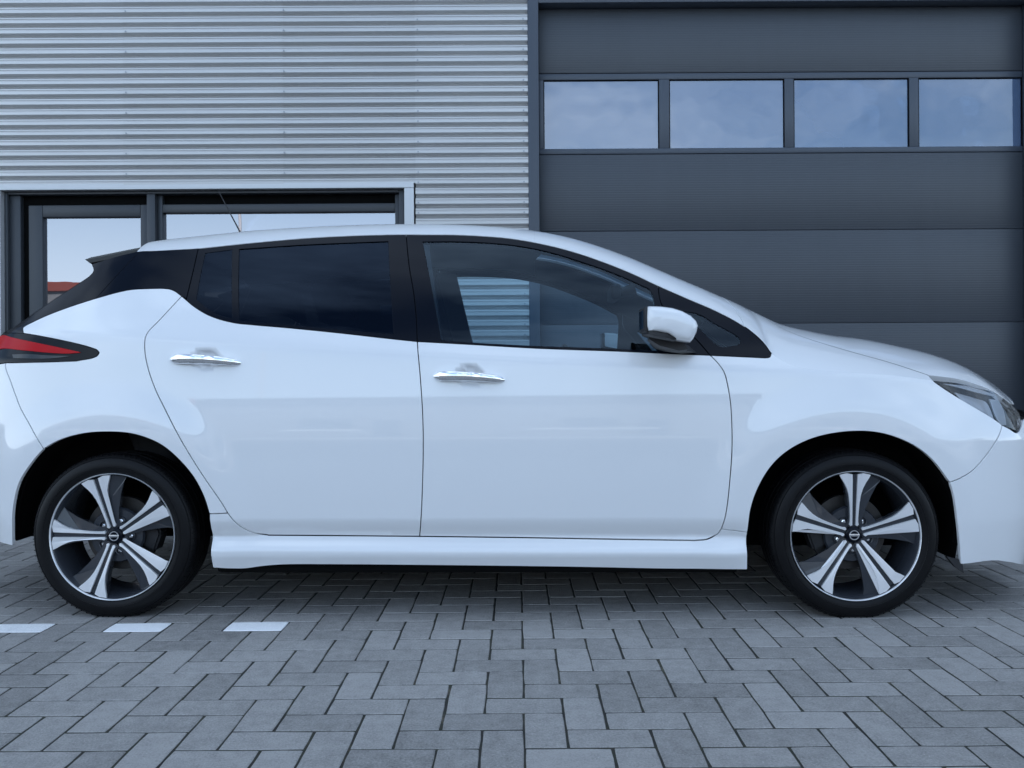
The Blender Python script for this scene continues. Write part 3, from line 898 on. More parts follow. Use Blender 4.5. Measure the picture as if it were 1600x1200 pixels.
for (u, v) in SIL_PX:
    x = at_plane(u, v, -.45).x; c = .08
    for _ in range(14):
        zE, yE, p = float(ze(x)), float(ye(np.array([x]))[0]), float(pw(x))
        best = None
        for t in _tau:
            q = project((x, -t * yE, zE + c * (1 - t ** p)))
            if best is None or q[1] < best[1]: best = (q[0], q[1], t)
        Yd = to_world((x, -best[2] * yE, 1)).y
        sens = max(1 - best[2] ** p, .25)
        c = max(.004, c + (best[1] - v) * Yd / FOC / sens * .8)
        x += (u - best[0]) * Yd / FOC
    cx_.append(x); cz_.append(float(ze(x)) + c)
o_ = np.argsort(cx_); CX = np.array(cx_)[o_]; CC = np.array(cz_)[o_]
CX = np.append(CX, [2.12, 2.26]); CC = np.append(CC, [CC[-1] - .06, CC[-1] - .12])
_fc = np.array(catmull(list(zip(CX, CC)), 6)); CX, CC = _fc[:, 0], _fc[:, 1]
kern = np.hanning(9); kern /= kern.sum()
_gx = np.linspace(-1.9, 2.26, 420); _gc = np.interp(_gx, CX, CC); _gc = np.convolve(np.pad(_gc, 4, mode='reflect', reflect_type='odd'), kern, 'valid')
_gx2 = np.linspace(-1.9, 2.26, 420)
_ge = ze(_gx2); _gy = ye(_gx2); _gc = np.maximum(_gc - _ge, .004)
def top_xyz(x, y):
    zE = np.interp(x, _gx2, _ge); yE = np.interp(x, _gx2, _gy); c = np.interp(x, _gx, _gc)
    t = np.clip(np.abs(y) / yE, 0, 1.03)
    return zE + c * (1 - t ** pw(x))
def top_normal(x, y):
    e = .003
    zx = (top_xyz(x + e, y) - top_xyz(x - e, y)) / (2 * e); zy = (top_xyz(x, y + e) - top_xyz(x, y - e)) / (2 * e)
    n = np.stack([-zx, -zy, np.ones_like(zx)], 1); return n / np.linalg.norm(n, axis=1)[:, None]
def top_data(outer, holes=(), off=0.0, gap=.002, flange=.014, step=.035, estep=.02, free=None):
    o = inset(resample(outer, estep), gap, free) if gap else (outer if area2(outer) > 0 else outer[::-1])
    V, F = tri_region(o, list(holes), step, estep)
    N3 = top_normal(V[:, 0], V[:, 1])
    P3 = np.stack([V[:, 0], V[:, 1], top_xyz(V[:, 0], V[:, 1])], 1) + N3 * off
    return shell(V, F, P3, N3, flange, free)
def top_panel(name, outer, mat, parent=None, **kw):
    P, N, FF = top_data(outer, **kw)
    return link(name, mesh_n(name, P, N, FF), mat, parent or car)
def tline(pts, n=4):
    """(x, tau) -> (x, y) on the near half (y negative)"""
    return [(x, -t * float(np.interp(x, _gx2, _gy))) for x, t in catmull(pts, n)]
def far(l): return [(x, -y) for x, y in l]

# ---- shared seams, traced from the photograph
belt_r = chain([(284, 462.5), (305, 480), (330, 494), (365, 504), (392, 507), (455, 512.5), (530, 520), (605, 528.5), (652, 533.5)])
belt_f = chain([(652, 533.5), (727, 537.5), (840, 544), (965, 548.5), (1040, 552), (1110, 555)])
belt_q = chain([(1110, 555), (1147, 556.7), (1196, 559)])
q_corner = chain([(1196, 559), (1203, 557.5), (1205, 552)])
seam_a = chain([(284, 462.5), (250, 499), (231, 519), (226.5, 530), (226.5, 552), (232.5, 580), (243, 609), (258, 640), (288, 697), (318, 745), (345, 784), (356, 802)])
seam_a2 = chain([(356, 802), (368, 816.5), (382, 826.5), (398, 833), (420, 836.3)])
bot_r = chain([(420, 836.3), (507, 836.8), (655.5, 838)])
seam_b = chain([(652, 533.5), (655, 570), (660, 640), (661.3, 690), (660, 760), (657.5, 815), (655.5, 838)])
bot_f = chain([(655.5, 838), (820, 840), (1000, 843), (1085, 844.3)])
seam_c2 = chain([(1085, 844.3), (1106, 842), (1121, 834.5), (1127, 827)])
seam_c = chain([(1127, 827), (1135, 799), (1141, 745), (1144, 694), (1142.5, 640), (1139.5, 615), (1132.5, 584), (1124, 570), (1110, 555)])
arch_r_top = chain([(68, 701.5), (86, 691), (105, 683.5), (128, 678), (150, 675.4), (186, 675.4), (207, 678), (228, 684), (250, 694), (270, 709), (300, 742), (318, 775), (327, 803)])
arch_r_low = chain([(327, 803), (331.5, 844), (332.5, 887.5)])
arch_r_back = chain([(68, 701.5), (51, 721), (30, 754), (21, 790), (19.5, 820), (19.8, 853)])
arch_f_top = chain([(1168, 832), (1172.5, 799), (1183, 766), (1204, 730), (1231, 704.5), (1270, 685), (1315, 675.4), (1360, 674.5), (1396, 682), (1432, 698.5), (1459, 721), (1484, 754)])
arch_f_low = chain([(1168, 832), (1166.7, 850), (1168, 890.5)])
arch_f_front = chain([(1484, 754), (1490, 775), (1495.5, 814), (1499, 850), (1501, 882)])
dwhite = chain([(284, 462.5), (272, 454), (262, 451), (225, 451), (200, 453), (150, 466), (75, 492), (42, 507.5)])
dwhite2 = chain([(42, 507.5), (36, 512), (36.5, 521)])
tl_top = chain([(36.5, 521), (50, 523), (87, 530), (131, 540), (150, 546)])
tl_nose = chain([(150, 546), (154.5, 551), (150, 557), (119, 564)])
tl_bot = chain([(119, 564), (75, 565.5), (8, 567)])
bump_r = chain([(8, 567), (9.5, 578), (15, 592), (25, 620), (33, 640), (48, 667), (68, 701.5)])
hl_bot = chain([(1457, 594.5), (1476, 607.5), (1499, 622), (1528, 639), (1555, 655.5), (1566, 664)])
bump_f = chain([(1566, 664), (1563.5, 674), (1555, 691), (1539, 714), (1521, 734), (1503, 746), (1484, 754)])
def edge_between(u0, u1):
    a, b = on_side(*u0)[0], on_side(*u1)[0]
    m = (EX > a + .002) & (EX < b - .002)
    return [(a, float(ze(a)))] + list(zip(EX[m], EZ[m])) + [(b, float(ze(b)))]

rear_doors = None
rev = lambda c: c[::-1]
rd_outer = loop(belt_r, seam_b, rev(bot_r), rev(seam_a2), rev(seam_a))
fd_outer = loop(belt_f, rev(seam_c), rev(seam_c2), rev(bot_f), rev(seam_b))
rear_door = side_panel('rear_door', rd_outer, M['paint'], BOTH, step=.016)
front_door = side_panel('front_door', fd_outer, M['paint'], BOTH, step=.016)
quarter = side_panel('rear_quarter_panel', loop(rev(dwhite), seam_a, [seam_a[-1], arch_r_top[-1]], rev(arch_r_top), rev(bump_r), rev(tl_bot), rev(tl_nose), rev(tl_top), rev(dwhite2)), M['paint'], BOTH, step=.018, flange=.012)
skirt_bot = chain([(332.5, 887.5), (360, 889), (385, 888.7), (408, 885.5), (440, 882.8), (520, 882.5), (700, 884), (900, 886.5), (1060, 889.5), (1168, 890.5)])
side_panel('side_skirt', loop([arch_r_top[-1], seam_a[-1]], seam_a2, bot_r, bot_f, seam_c2, [seam_c2[-1], arch_f_top[0]], arch_f_low, rev(skirt_bot), rev(arch_r_low)), M['paint'], BOTH, step=.012, flange=.05)

# front wing: side face + the part of the top surface outside the bonnet
wing_edge = edge_between((1206, 552), (1457, 594.5))
wing_outer = loop(belt_q, q_corner, wing_edge, hl_bot, bump_f, rev(arch_f_top), [arch_f_top[0], seam_c[0]], seam_c)
XA = wing_edge[0][0]; XH = wing_edge[-1][0]
X_SEAM = on_side(1155, 504)[0]
bon_pts = [(X_SEAM - .02, .52), (X_SEAM + .1, .60), (1.25, .70), (1.45, .82), (XH, .955)]
bon_edge = tline(bon_pts)
out_edge = [(x, -float(np.interp(x, _gx2, _gy))) for x in list(np.linspace(X_SEAM + .02, XA - .004, 8)) + [w_[0] for w_ in wing_edge]]
wing_top = loop(bon_edge, rev(out_edge))
wt = top_data(wing_top, gap=.0015, flange=.01, step=.025, estep=.015, free=[out_edge])
wing = side_panel('front_wing', wing_outer, M['paint'], BOTH, extra=[wt], step=.018, flange=.012, free=[wing_edge])

# bumpers
def noseX(y, z):
    """x of the nose at lateral |y|: invert the plan curve"""
    yy = min(max((abs(y) + .012) / .884, 0), .999)
    f = (1 - yy ** 2.6) ** (1 / 5.0)
    return .80 + 1.50 * min(f, .9985) - .50 * max(z - .64, 0) - .15 * max(.34 - z, 0)
def tailX(y, z):
    yy = min(max((abs(y) + .012) / .884, 0), .999)
    f = (1 - yy ** 2.2) ** (1 / 4.2)
    return -.85 - 1.36 * min(f, .9985) + .45 * max(z - .95, 0) + .25 * max(.36 - z, 0)
XF = 2.17
bf_outer = loop(bump_f, arch_f_front, chain([(1501, 882), (1560, 876.5), (1600, 872.5), ('L', XF, .225)]), [(XF, .225), (XF, .70)], chain([('L', XF, .70), ('L', 2.10, .705), (1590, 676), (1575, 668.5), (1566, 664)]))
side_panel('front_bumper', bf_outer, M['paint'], BOTH, step=.02, flange=.010)
XR = -2.02
br_outer = loop(rev(bump_r), chain([(8, 567), ('L', -1.95, .93), ('L', XR, .93)]), [(XR, .93), (XR, .27)], chain([('L', XR, .27), (0, 847.5), (19.8, 853)]), rev(arch_r_back))
side_panel('rear_bumper', br_outer, M['paint'], BOTH, step=.02, flange=.010)
def closure(name, fx, x_edge, zlo, zhi, mat, n=26, m=14, sgn=1):
    bm = bmesh.new(); rows = []
    for j in range(m + 1):
        z = zlo + (zhi - zlo) * j / m
        ymax = S1(x_edge, z)
        row = []
        for i in range(n + 1):
            y = -ymax + 2 * ymax * i / n
            x = fx(y, z)
            # meet the side panel exactly at its edge
            w = abs(y) / ymax; x = x + (x_edge - fx(ymax, z)) * w ** 6
            row.append(bm.verts.new((x, y, z)))
        rows.append(row)
    for j in range(m):
        for i in range(n): bm.faces.new((rows[j][i], rows[j][i + 1], rows[j + 1][i + 1], rows[j + 1][i]))
    return from_bm(name, bm, mat, car, smooth=True)
closure('bumper_face', noseX, XF, .225, .70, M['paint'])
closure('bumper_face', tailX, XR, .27, .93, M['paint'], sgn=-1)
closure('grille', noseX, XF - .02, .70, .73, M['black_gloss'], m=4)
box('number_plate_recess', (2.268, -.26, .40), (2.30, .26, .52), M['black_plastic'], car, .004)

# bonnet, windscreen, roof and pillars on the top surface
scr_edge_t = .80
XHD = on_side(835, 379)[0]
a_pts = [(XHD, .70), (XHD + .25, .66), (X_SEAM - .12, .62), (X_SEAM - .02, .56)]
a_line = tline(a_pts)
scr_base = catmull([a_line[-1], (X_SEAM + .10, -.28), (X_SEAM + .13, 0.0)], 5)
scr_top = catmull([(XHD + .04, 0.0), (XHD + .035, -.2), a_line[0]], 5)
screen = loop(scr_top, a_line, scr_base, far(rev(scr_base)), far(rev(a_line)), far(rev(scr_top)))
top_panel('windscreen', screen, M['glass_front'], gap=.001, flange=.0)
bon_back = catmull([bon_edge[0], (X_SEAM + .12, -.26), (X_SEAM + .15, 0)], 5)
nose_front = [(noseX(y, .77) - .02, y) for y in np.linspace(-.70, 0, 10)]
bonnet_out = loop(rev(bon_back), bon_edge, nose_front, far(rev(nose_front)), far(rev(bon_edge)), far(bon_back))
top_panel('bonnet', bonnet_out, M['paint'], gap=.002, flange=.02)
und = loop([(X_SEAM + .10, -.66), (1.5, -.70), (1.80, -.60), (1.92, -.40)], [(1.92, .40), (1.80, .60), (1.5, .70), (X_SEAM + .10, .66)])
top_panel('bonnet_dark_underlay', und, M['black_deep'], gap=0, flange=0, off=-.02)  # black sheet added underneath so the bonnet gap reads dark
gap_a = [(x, y - .0022) for x, y in bon_edge]; gap_b = [(x, y + .0016) for x, y in bon_edge]  # black strip laid along the bonnet gap in place of its shade
P, N, FF = top_data(loop(gap_a, rev(gap_b)), gap=0, flange=0, off=.0003, step=.05)
for d in ((P, N, FF), mirror_data(P, N, FF)): link('bonnet_gap_shade', mesh_n('bonnet_gap_shade', *d), M['black_deep'], car)
cowl = loop(rev(scr_base), [scr_base[0], bon_back[0]], bon_back, far(rev(bon_back)), [far([bon_back[0]])[0], far([scr_base[0]])[0]], far(scr_base))
top_panel('cowl', cowl, M['black_plastic'], gap=.0, flange=.0, off=-.006)
XRF = on_side(214, 393)[0]
rail = [(x, -float(np.interp(x, _gx2, _gy))) for x in np.linspace(XRF, XHD, 70)]
roof_back = catmull([(XRF - .05, 0), (XRF - .035, -.3), rail[0]], 5)
roof_out = loop(roof_back, rail, rev(a_line[:1]), rev(scr_top), far(scr_top), far(rev(rail)), far(rev(roof_back)))
top_panel('roof', roof_out, M['paint'], gap=.0005, flange=.012, step=.03)
pil_edge = [(x, -float(np.interp(x, _gx2, _gy))) for x in np.linspace(XHD, X_SEAM + .018, 40)]
pil = loop(a_line, [a_line[-1], pil_edge[-1]], rev(pil_edge))
P, N, FF = top_data(pil, gap=.0006, flange=.012, step=.025, estep=.015)
for d in ((P, N, FF), mirror_data(P, N, FF)):
    link('windscreen_pillar', mesh_n('windscreen_pillar', *d), M['paint'], car)
# headliner and inner pillars
hl_ = [(x, y * .93) for x, y in roof_out]
top_panel('headliner', hl_, M['headliner'], gap=0, flange=0, off=-.03)
P, N, FF = top_data(pil, gap=.0, flange=.0, off=-.022, step=.04)
for d in ((P, N, FF), mirror_data(P, N, FF)):
    link('inner_pillar', mesh_n('inner_pillar', *d), M['trim_grey'], car)

# ---- glasshouse: black trim with glass set into it
top_rd = edge_between((311, 387.5), (634, 366)); top_fd = edge_between((636, 366), (1027, 445)); top_q = edge_between((1029, 446), (1206, 552))
bseam = chain([(634.5, 366), (639.5, 417), (646, 455), (650, 492), (652, 533.5)])
cseam = chain([(309.5, 387.5), (301, 425), (292.5, 460), (290.5, 468)])
fseam = chain([(1028, 445), (1034, 475), (1060, 503), (1090, 532), (1110, 555)])
g_rear = loop(chain([(374, 389), (480, 382), (606, 376.8)]), chain([(606, 376.8), (609, 440), (614.5, 521)]), chain([(614.5, 521), (530, 514), (455, 507), (374, 500)]))
g_fix = loop(chain([(321, 395.5), (362, 390)]), chain([(362, 390), (362, 496)]), chain([(362, 496), (345, 492), (330, 485), (307, 467)]), chain([(307, 467), (321, 395.5)]))
g_front = loop(chain([(661, 377.5), (715, 377.2), (790, 381.5), (852, 392), (915, 411), (965, 429), (1014, 451)]), chain([(1014, 451), (1020, 462), (1024, 500), (1026, 547)]), chain([(1026, 547), (965, 544), (840, 539.5), (727, 533.5), (690, 530.5)]), chain([(690, 530.5), (675, 450), (661, 377.5)]))
g_qtr = loop(chain([(1066, 486), (1092, 491), (1119, 507), (1147, 522), (1156.5, 531), (1153, 538.5)]), chain([(1153, 538.5), (1125, 540), (1102, 521), (1066, 486)]))
rd_frame = loop(top_rd, bseam, rev([p for p in belt_r if p[0] > cseam[-1][0] + .004]), rev(cseam))
fd_frame = loop(top_fd, fseam, rev(belt_f), rev(bseam))
q_frame = loop(top_q, rev(q_corner), rev(belt_q), rev(fseam))
side_panel('window_trim', rd_frame, M['black_gloss'], rear_door, holes=[g_rear, g_fix], off=-.002, gap=.0022, step=.02)
side_panel('window_trim', fd_frame, M['black_gloss'], front_door, holes=[g_front], off=-.002, gap=.0022, step=.02)
side_panel('corner_trim', q_frame, M['black_gloss'], BOTH, holes=[g_qtr], off=-.002, gap=.0022, step=.02)
side_panel('window_glass', g_rear, M['glass_rear'], rear_door, off=-.006, gap=-.004, flange=0, step=.03)
side_panel('quarter_glass', g_fix, M['glass_rear'], rear_door, off=-.004, gap=-.004, flange=0, step=.03)
side_panel('window_glass', g_front, M['glass_front'], front_door, off=-.006, gap=-.004, flange=0, step=.03)
side_panel('quarter_glass', g_qtr, M['glass_front'], BOTH, off=-.005, gap=-.004, flange=0, step=.03)
# C pillar and tailgate side
tg_seam = chain([(219, 391.5), (184, 428), (150, 466)])
dw_a = chain([(284, 462.5), (272, 454), (262, 451), (225, 451), (200, 453), (150, 466)])
dw_b = chain([(150, 466), (75, 492), (42, 507.5)])
cp = loop(edge_between((219, 391.5), (309.5, 387.5)), cseam[:-2], [cseam[-2], dw_a[0]], dw_a, rev(tg_seam))
side_panel('pillar_trim', cp, M['black_gloss'], BOTH, off=-.001, gap=.0018, step=.02)
tg_sil = chain([(219, 391.5), (180, 401), (143, 413)]) 
tg_sil2 = chain([(143, 413), (146, 423), (141, 430), (125, 441.5), (75, 474), (22, 511), (5, 520)])
tg = loop(tg_seam, dw_b, dwhite2, [dwhite2[-1], tg_sil2[-1]], rev(tg_sil2), rev(tg_sil))
tgate = side_panel('tailgate_trim', tg, M['black_gloss'], BOTH, off=-.001, gap=.0012, step=.02)
# tailgate skin between the two sides
edge = [(p[0], -S1(*p), p[1]) for p in resample(tg_sil2[::1], .05) if p[0] <= max(q[0] for q in tg_sil2)]
edge = [(p[0], -S1(*p), p[1]) for p in tg_sil2[3:]]
edge += [(-1.95, -S1(-1.95, .97), .97), (-2.0, -S1(-2.0, .93), .93)]
bm = bmesh.new(); rows = []
for (x, y, z) in edge:
    rows.append([bm.verts.new((x - .10 * (1 - abs(t) ** 2.5), y * -t, z)) for t in np.linspace(-1, 1, 17)])
for a, b in zip(rows, rows[1:]):
    for i in range(16): bm.faces.new((a[i], a[i + 1], b[i + 1], b[i]))
from_bm('tailgate', bm, M['black_gloss'], car, smooth=True)
# spoiler blade
def blade():
    bm = bmesh.new(); rows = []
    tip = at_plane(136, 402, -.59); tipb = at_plane(142, 416, -.59); root = at_plane(214, 383.5, -.59); rootb = at_plane(216, 396, -.59)
    for t in np.linspace(-1, 1, 25):
        y = .60 * t; b = 1 - abs(t) ** 3
        lift = .026 * b; back = .02 * b
        e = .012 * max(0, abs(t) - .93) / .07
        rows.append([bm.verts.new(q) for q in ((root.x + .02, y, root.z + lift - .004 - e), (root.x - .05, y, root.z + lift - .016 - e), (tip.x - back, y, tip.z + lift * .9 - e), (tip.x - back - .003, y, tip.z + lift * .9 - .010),
                                               (tipb.x - back, y, tipb.z + lift * .8 + e), (rootb.x + .02, y, rootb.z + lift * .6))])
    for a, b in zip(rows, rows[1:]):
        for i in range(6): bm.faces.new((a[i], a[(i + 1) % 6], b[(i + 1) % 6], b[i]))
    bm.faces.new(rows[0]); bm.faces.new(list(reversed(rows[-1])))
    return from_bm('spoiler', bm, M['spoiler_top'], car, smooth=True)
blade()

# ---- tail lights
tl_outer = loop([dwhite2[-1], ], tl_top, tl_nose, tl_bot, chain([(8, 567), ('L', -1.95, .938)]), [(-1.95, .938), (-1.95, .995)], chain([('L', -1.95, .995), (5, 520.5)]), [dwhite2[-1]])
tls = side_panel('tail_light', tl_outer, M['dark_lens'], BOTH, gap=.001, off=.001, flange=.01, step=.02)
red = loop(chain([('L', -1.93, .985), (2, 526), (8, 524.5), (18, 527.5), (62, 537), (100, 545), (127, 551)]), chain([(127, 551), (106, 552.5), (75, 551), (37, 547.5), (0, 545.8), ('L', -1.93, .96)]))
side_panel('red_lens', red, M['red_lens'], tls, gap=.0, off=.0045, flange=.003, step=.03)
rim_ = loop(chain([(20, 554), (45, 553.5), (75, 555.5), (112, 556.5)]), chain([(112, 556.5), (75, 560.5), (22, 560)]))
side_panel('clear_lens', rim_, pbr('smoked_lens', (.012, .011, .010), rough=.08), tls, gap=0, off=.003, flange=.002, step=.03)
# ---- headlights
hl_top = edge_between((1457, 594.5), (1577, 629))
hl_outer = loop(hl_top, chain([(1577, 629), (1590, 641.5), (1595, 653), (1593, 672), (1575, 668.5), (1566, 664)]), rev(hl_bot))
hls = side_panel('headlight', hl_outer, M['black_gloss'], BOTH, gap=.0015, off=-.022, flange=.0, step=.02)
refl = pbr('reflector', (.75, .77, .80), rough=.2, metal=.45)
rfl = loop(chain([(1497, 612), (1530, 621), (1548, 628), (1560, 656)]), chain([(1560, 656), (1530, 637), (1508, 624), (1497, 612)]))
side_panel('reflector', rfl, refl, hls, gap=0, off=-.016, flange=.004, step=.02)
rfl2 = loop(chain([(1552, 622), (1566, 625), (1574, 640), (1578, 662)]), chain([(1578, 662), (1570, 662), (1562, 650), (1552, 622)]))
side_panel('reflector', rfl2, refl, hls, gap=0, off=-.014, flange=.004, step=.02)
rfl3 = loop(chain([(1478, 598.5), (1510, 602), (1540, 610), (1560, 618)]), chain([(1560, 618), (1535, 612.5), (1505, 605), (1478, 598.5)]))
side_panel('light_guide', rfl3, refl, hls, gap=0, off=-.012, flange=.003, step=.02)
side_panel('lens', hl_outer, M['glass_lens'], hls, gap=.002, off=-.001, flange=.012, step=.02)

# ---- door handles
def handle(side, h, x0, x1, z0, z1, parent):
    bm = bmesh.new(); rows = []
    n = 22
    for i in range(n + 1):
        t = i / n
        x = x0 + (x1 - x0) * t; z = z0 + (z1 - z0) * t + .006 * math.sin(math.pi * t)
        w = (1 - abs(2 * t - 1) ** 9)
        hh = .006 + .0145 * w * (1.0 - .42 * t); dd = .003 + .010 * w
        yo = S1(x, z0 + .03) + .003 + .020 * (1 - abs(2 * t - 1) ** 3.2)
        ring = []
        for k in range(14):
            a = 2 * math.pi * k / 14
            ca, sa = math.cos(a), math.sin(a)
            ring.append(bm.verts.new((x, side * (yo + dd * abs(ca) ** .8 * (1 if ca > 0 else -1)), z + hh * abs(sa) ** .8 * (1 if sa > 0 else -1))))
        rows.append(ring)
    for a, b in zip(rows, rows[1:]):
        for k in range(14): bm.faces.new((a[k], a[(k + 1) % 14], b[(k + 1) % 14], b[k]))
    bm.faces.new(rows[0]); bm.faces.new(list(reversed(rows[-1])))
    return from_bm('door_handle', bm, M['chrome'], parent, smooth=True)
for (ua, va, ub, vb, doors, h) in ((261.5, 561, 373.5, 567, rear_door, HANDLES[0]), (677, 588, 788.5, 593.5, front_door, HANDLES[1])):
    A, B = at_plane(ua, va, -.88), at_plane(ub, vb, -.88)
    for side, d in ((-1, doors[0]), (1, doors[1])): handle(side, h, A.x, B.x, A.z, B.z, d)

# ---- door mirrors
def loft(sections, bm, close=True):
    rows = [[bm.verts.new(p) for p in s] for s in sections]
    n = len(rows[0])
    for a, b in zip(rows, rows[1:]):
        for k in range(n): bm.faces.new((a[k], a[(k + 1) % n], b[(k + 1) % n], b[k]))
    bm.faces.new(rows[0]); bm.faces.new(list(reversed(rows[-1])))
cap_px = [(1008, 479.5), (1014, 477.8), (1032, 478.2), (1050, 480.5), (1066, 485.5), (1080, 493), (1089, 502), (1091.5, 509), (1089.5, 519), (1084, 530), (1079.5, 535), (1070, 534), (1058, 532), (1050, 527), (1042, 522.5), (1026, 519.5), (1010, 517.5), (1007.5, 510), (1007, 495)]
YM = -1.04
capl = [at_plane(u, v, YM) for u, v in cap_px]
cmx = sum(p.x for p in capl) / len(capl); cmz = sum(p.z for p in capl) / len(capl)
for side in (1, -1):
    mr = empty('door_mirror', car, loc=(0, 0, 0))
    bm = bmesh.new(); secs = []
    for (y, sc) in ((-.905, .90), (-.93, .97), (-.97, 1.0), (-1.01, 1.0), (-1.035, .985), (-1.055, .94), (-1.068, .85), (-1.074, .70), (-1.077, .45)):
        xo = .012 * (y + 1.04)
        secs.append([(cmx + (p.x - cmx) * sc + xo, y * side, cmz + (p.z - cmz) * sc) for p in capl])
    loft(secs, bm); from_bm('mirror_housing', bm, M['paint'], mr, smooth=True)
    # dark rim and glass facing the rear
    bm = bmesh.new()
    xr = min(p.x for p in capl)
    zt, zb = max(p.z for p in capl) - .004, at_plane(1010, 517, YM).z
    bm_box(bm, (xr - .003, min(-1.058 * side, -.90 * side), zb - .004), (xr + .012, max(-1.062 * side, -.90 * side), zt), .006)
    from_bm('mirror_rim', bm, M['black_plastic'], mr, smooth=True)
    bm = bmesh.new(); bm_box(bm, (xr - .0040, min(-1.045 * side, -.925 * side), zb + .008), (xr - .0032, max(-1.052 * side, -.915 * side), zt - .010)); from_bm('mirror_glass', bm, M['mirror'], mr)
    # lower black shell and the arm to the door
    low = [at_plane(u, v, -1.0) for u, v in ((1007, 514), (1026, 518), (1044, 521), (1058, 530), (1052, 534), (1036, 531), (1018, 527), (1007, 523))]
    cl = Vector((sum(p.x for p in low) / 8, 0, sum(p.z for p in low) / 8))
    bm = bmesh.new()
    loft([[(cl.x + (p.x - cl.x) * s_, y * side, cl.z + (p.z - cl.z) * s_) for p in low] for y, s_ in ((-.90, .95), (-.96, 1.0), (-1.03, 1.0), (-1.055, .85), (-1.065, .5))], bm)
    from_bm('lower_shell', bm, M['black_plastic'], mr, smooth=True)
    arm0 = [at_plane(u, v, -.97) for u, v in ((1014, 520), (1050, 528), (1068, 536), (1075, 546), (1060, 548), (1030, 540), (1014, 530))]
    arm1 = [at_plane(u, v, -.86) for u, v in ((1022, 536), (1056, 532), (1078, 540), (1090, 551), (1068, 553), (1038, 549), (1024, 545))]
    bm = bmesh.new(); loft([[(p.x, -.975 * side, p.z) for p in arm0], [(p.x, -.93 * side, p.z - .004) for p in arm0], [(p.x, -.84 * side, p.z) for p in arm1]], bm)
    from_bm('mirror_arm', bm, M['black_plastic'], mr, smooth=True)

# ---- aerial on the roof
ar = at_plane(376, 361, 0); at_ = at_plane(341, 298, 0)
bm = bmesh.new(); bm_tube(bm, [(ar.x + .02, 0, ar.z - .05), (ar.x - .005, 0, ar.z + .0), (at_.x, 0, at_.z)], [.006, .0035, .0018], 8)
bm_tube(bm, [(ar.x + .08, 0, ar.z - .075), (ar.x + .03, 0, ar.z - .05), (ar.x - .01, 0, ar.z - .055)], [.012, .02, .012], 10)
from_bm('aerial', bm, M['black_plastic'], car, smooth=True)

# ---- inner body, wheel housings, floor
def circ(cx, cz, r, a0, a1, n=24): return [(cx + r * math.cos(a0 + (a1 - a0) * k / n), cz + r * math.sin(a0 + (a1 - a0) * k / n)) for k in range(n + 1)]
ra = .40
inner = loop([(-2.0, .30), (-WHEEL_X - ra, .30)], rev(circ(-WHEEL_X, WHEEL_Z, ra, 0, math.pi)), [(-WHEEL_X + ra, .24), (WHEEL_X - ra, .24)], rev(circ(WHEEL_X, WHEEL_Z, ra, 0, math.pi)),
             [(WHEEL_X + ra, .26), (2.04, .26), (2.02, .70), (1.6, .80), (1.0, .90)], rev([(p[0], p[1] - .035) for p in belt_f]), rev([(p[0], p[1] - .035) for p in belt_r if p[1] < 1.12]), [(-1.2, 1.08), (-1.9, .97)])
side_panel('inner_body', inner, M['black_deep'], BOTH, off=-.034, gap=0, flange=0, step=.05, estep=.04)  # black shell put behind the panels so the shut lines read dark
for wx_ in (-WHEEL_X, WHEEL_X):
    for side in (-1, 1):
        bm = bmesh.new(); r = .405
        prof = [(-.86, r), (-.60, r), (-.585, r - .02), (-.575, .05), (-.575, 0)]
        n = 40; rows = []
        for (y, rr) in prof:
            row = []
            for a in np.linspace(-.25, math.pi + .25, n):
                cx2, cz2 = rr * math.cos(a), max(rr * math.sin(a), -.10 if wx_ > 0 else -.036)
                yy = min(abs(y), S1(wx_ + cx2, max(WHEEL_Z + cz2, .26)) - .020)
                row.append(bm.verts.new((cx2, yy * side, cz2)))
            rows.append(row)
        for a, b in zip(rows, rows[1:]):
            for i in range(n - 1): bm.faces.new((a[i], a[i + 1], b[i + 1], b[i]))
        o = from_bm('wheel_housing', bm, M['black_deep'], car, smooth=True); o.location = (wx_, 0, WHEEL_Z)
bm = bmesh.new()
bm_box(bm, (-.96, -.835, .160), (.96, .835, .30), .015); bm_box(bm, (-2.0, -.56, .24), (-.95, .56, .40), .03); bm_box(bm, (.95, -.56, .20), (2.1, .56, .36), .03)
from_bm('underbody', bm, M['black_deep'], car)
for side in (-1, 1):
    fp = [at_plane(u, v, -.80) for u, v in ((1476, 868), (1500, 874), (1503, 894), (1490, 885))]
    bm = bmesh.new(); bm_prism_y(bm, [(p.x, p.z) for p in fp], side * .795, side * .815)
    from_bm('air_deflector', bm, M['black_plastic'], car)

# ---- cabin
def soft_box(name, lo, hi, mat, parent, bev=.04, tilt=0.0, piv=None):
    bm = bmesh.new(); bm_box(bm, lo, hi, bev, 4)
    if tilt: bmesh.ops.rotate(bm, verts=bm.verts, cent=piv, matrix=Matrix.Rotation(tilt, 3, 'Y'))
    return from_bm(name, bm, mat, parent, smooth=True)
for sy in (-.37, .37):
    seat = empty('front_seat', car, loc=(-.10, sy, .30))
    soft_box('cushion', (-.25, -.25, .10), (.30, .25, .28), M['seat'], seat)
    soft_box('backrest', (-.40, -.25, .20), (-.24, .25, .80), M['seat'], seat, .05, -.28, (-.3, 0, .25))
    soft_box('headrest', (-.40, -.14, .84), (-.29, .14, 1.02), M['seat'], seat, .04, -.28, (-.3, 0, .25))
bench = empty('rear_bench', car, loc=(-1.0, 0, .30))
soft_box('cushion', (-.2, -.62, .12), (.32, .62, .28), M['seat'], bench)
soft_box('backrest', (-.36, -.62, .2), (-.2, .62, .80), M['seat'], bench, .05, -.35, (-.25, 0, .25))
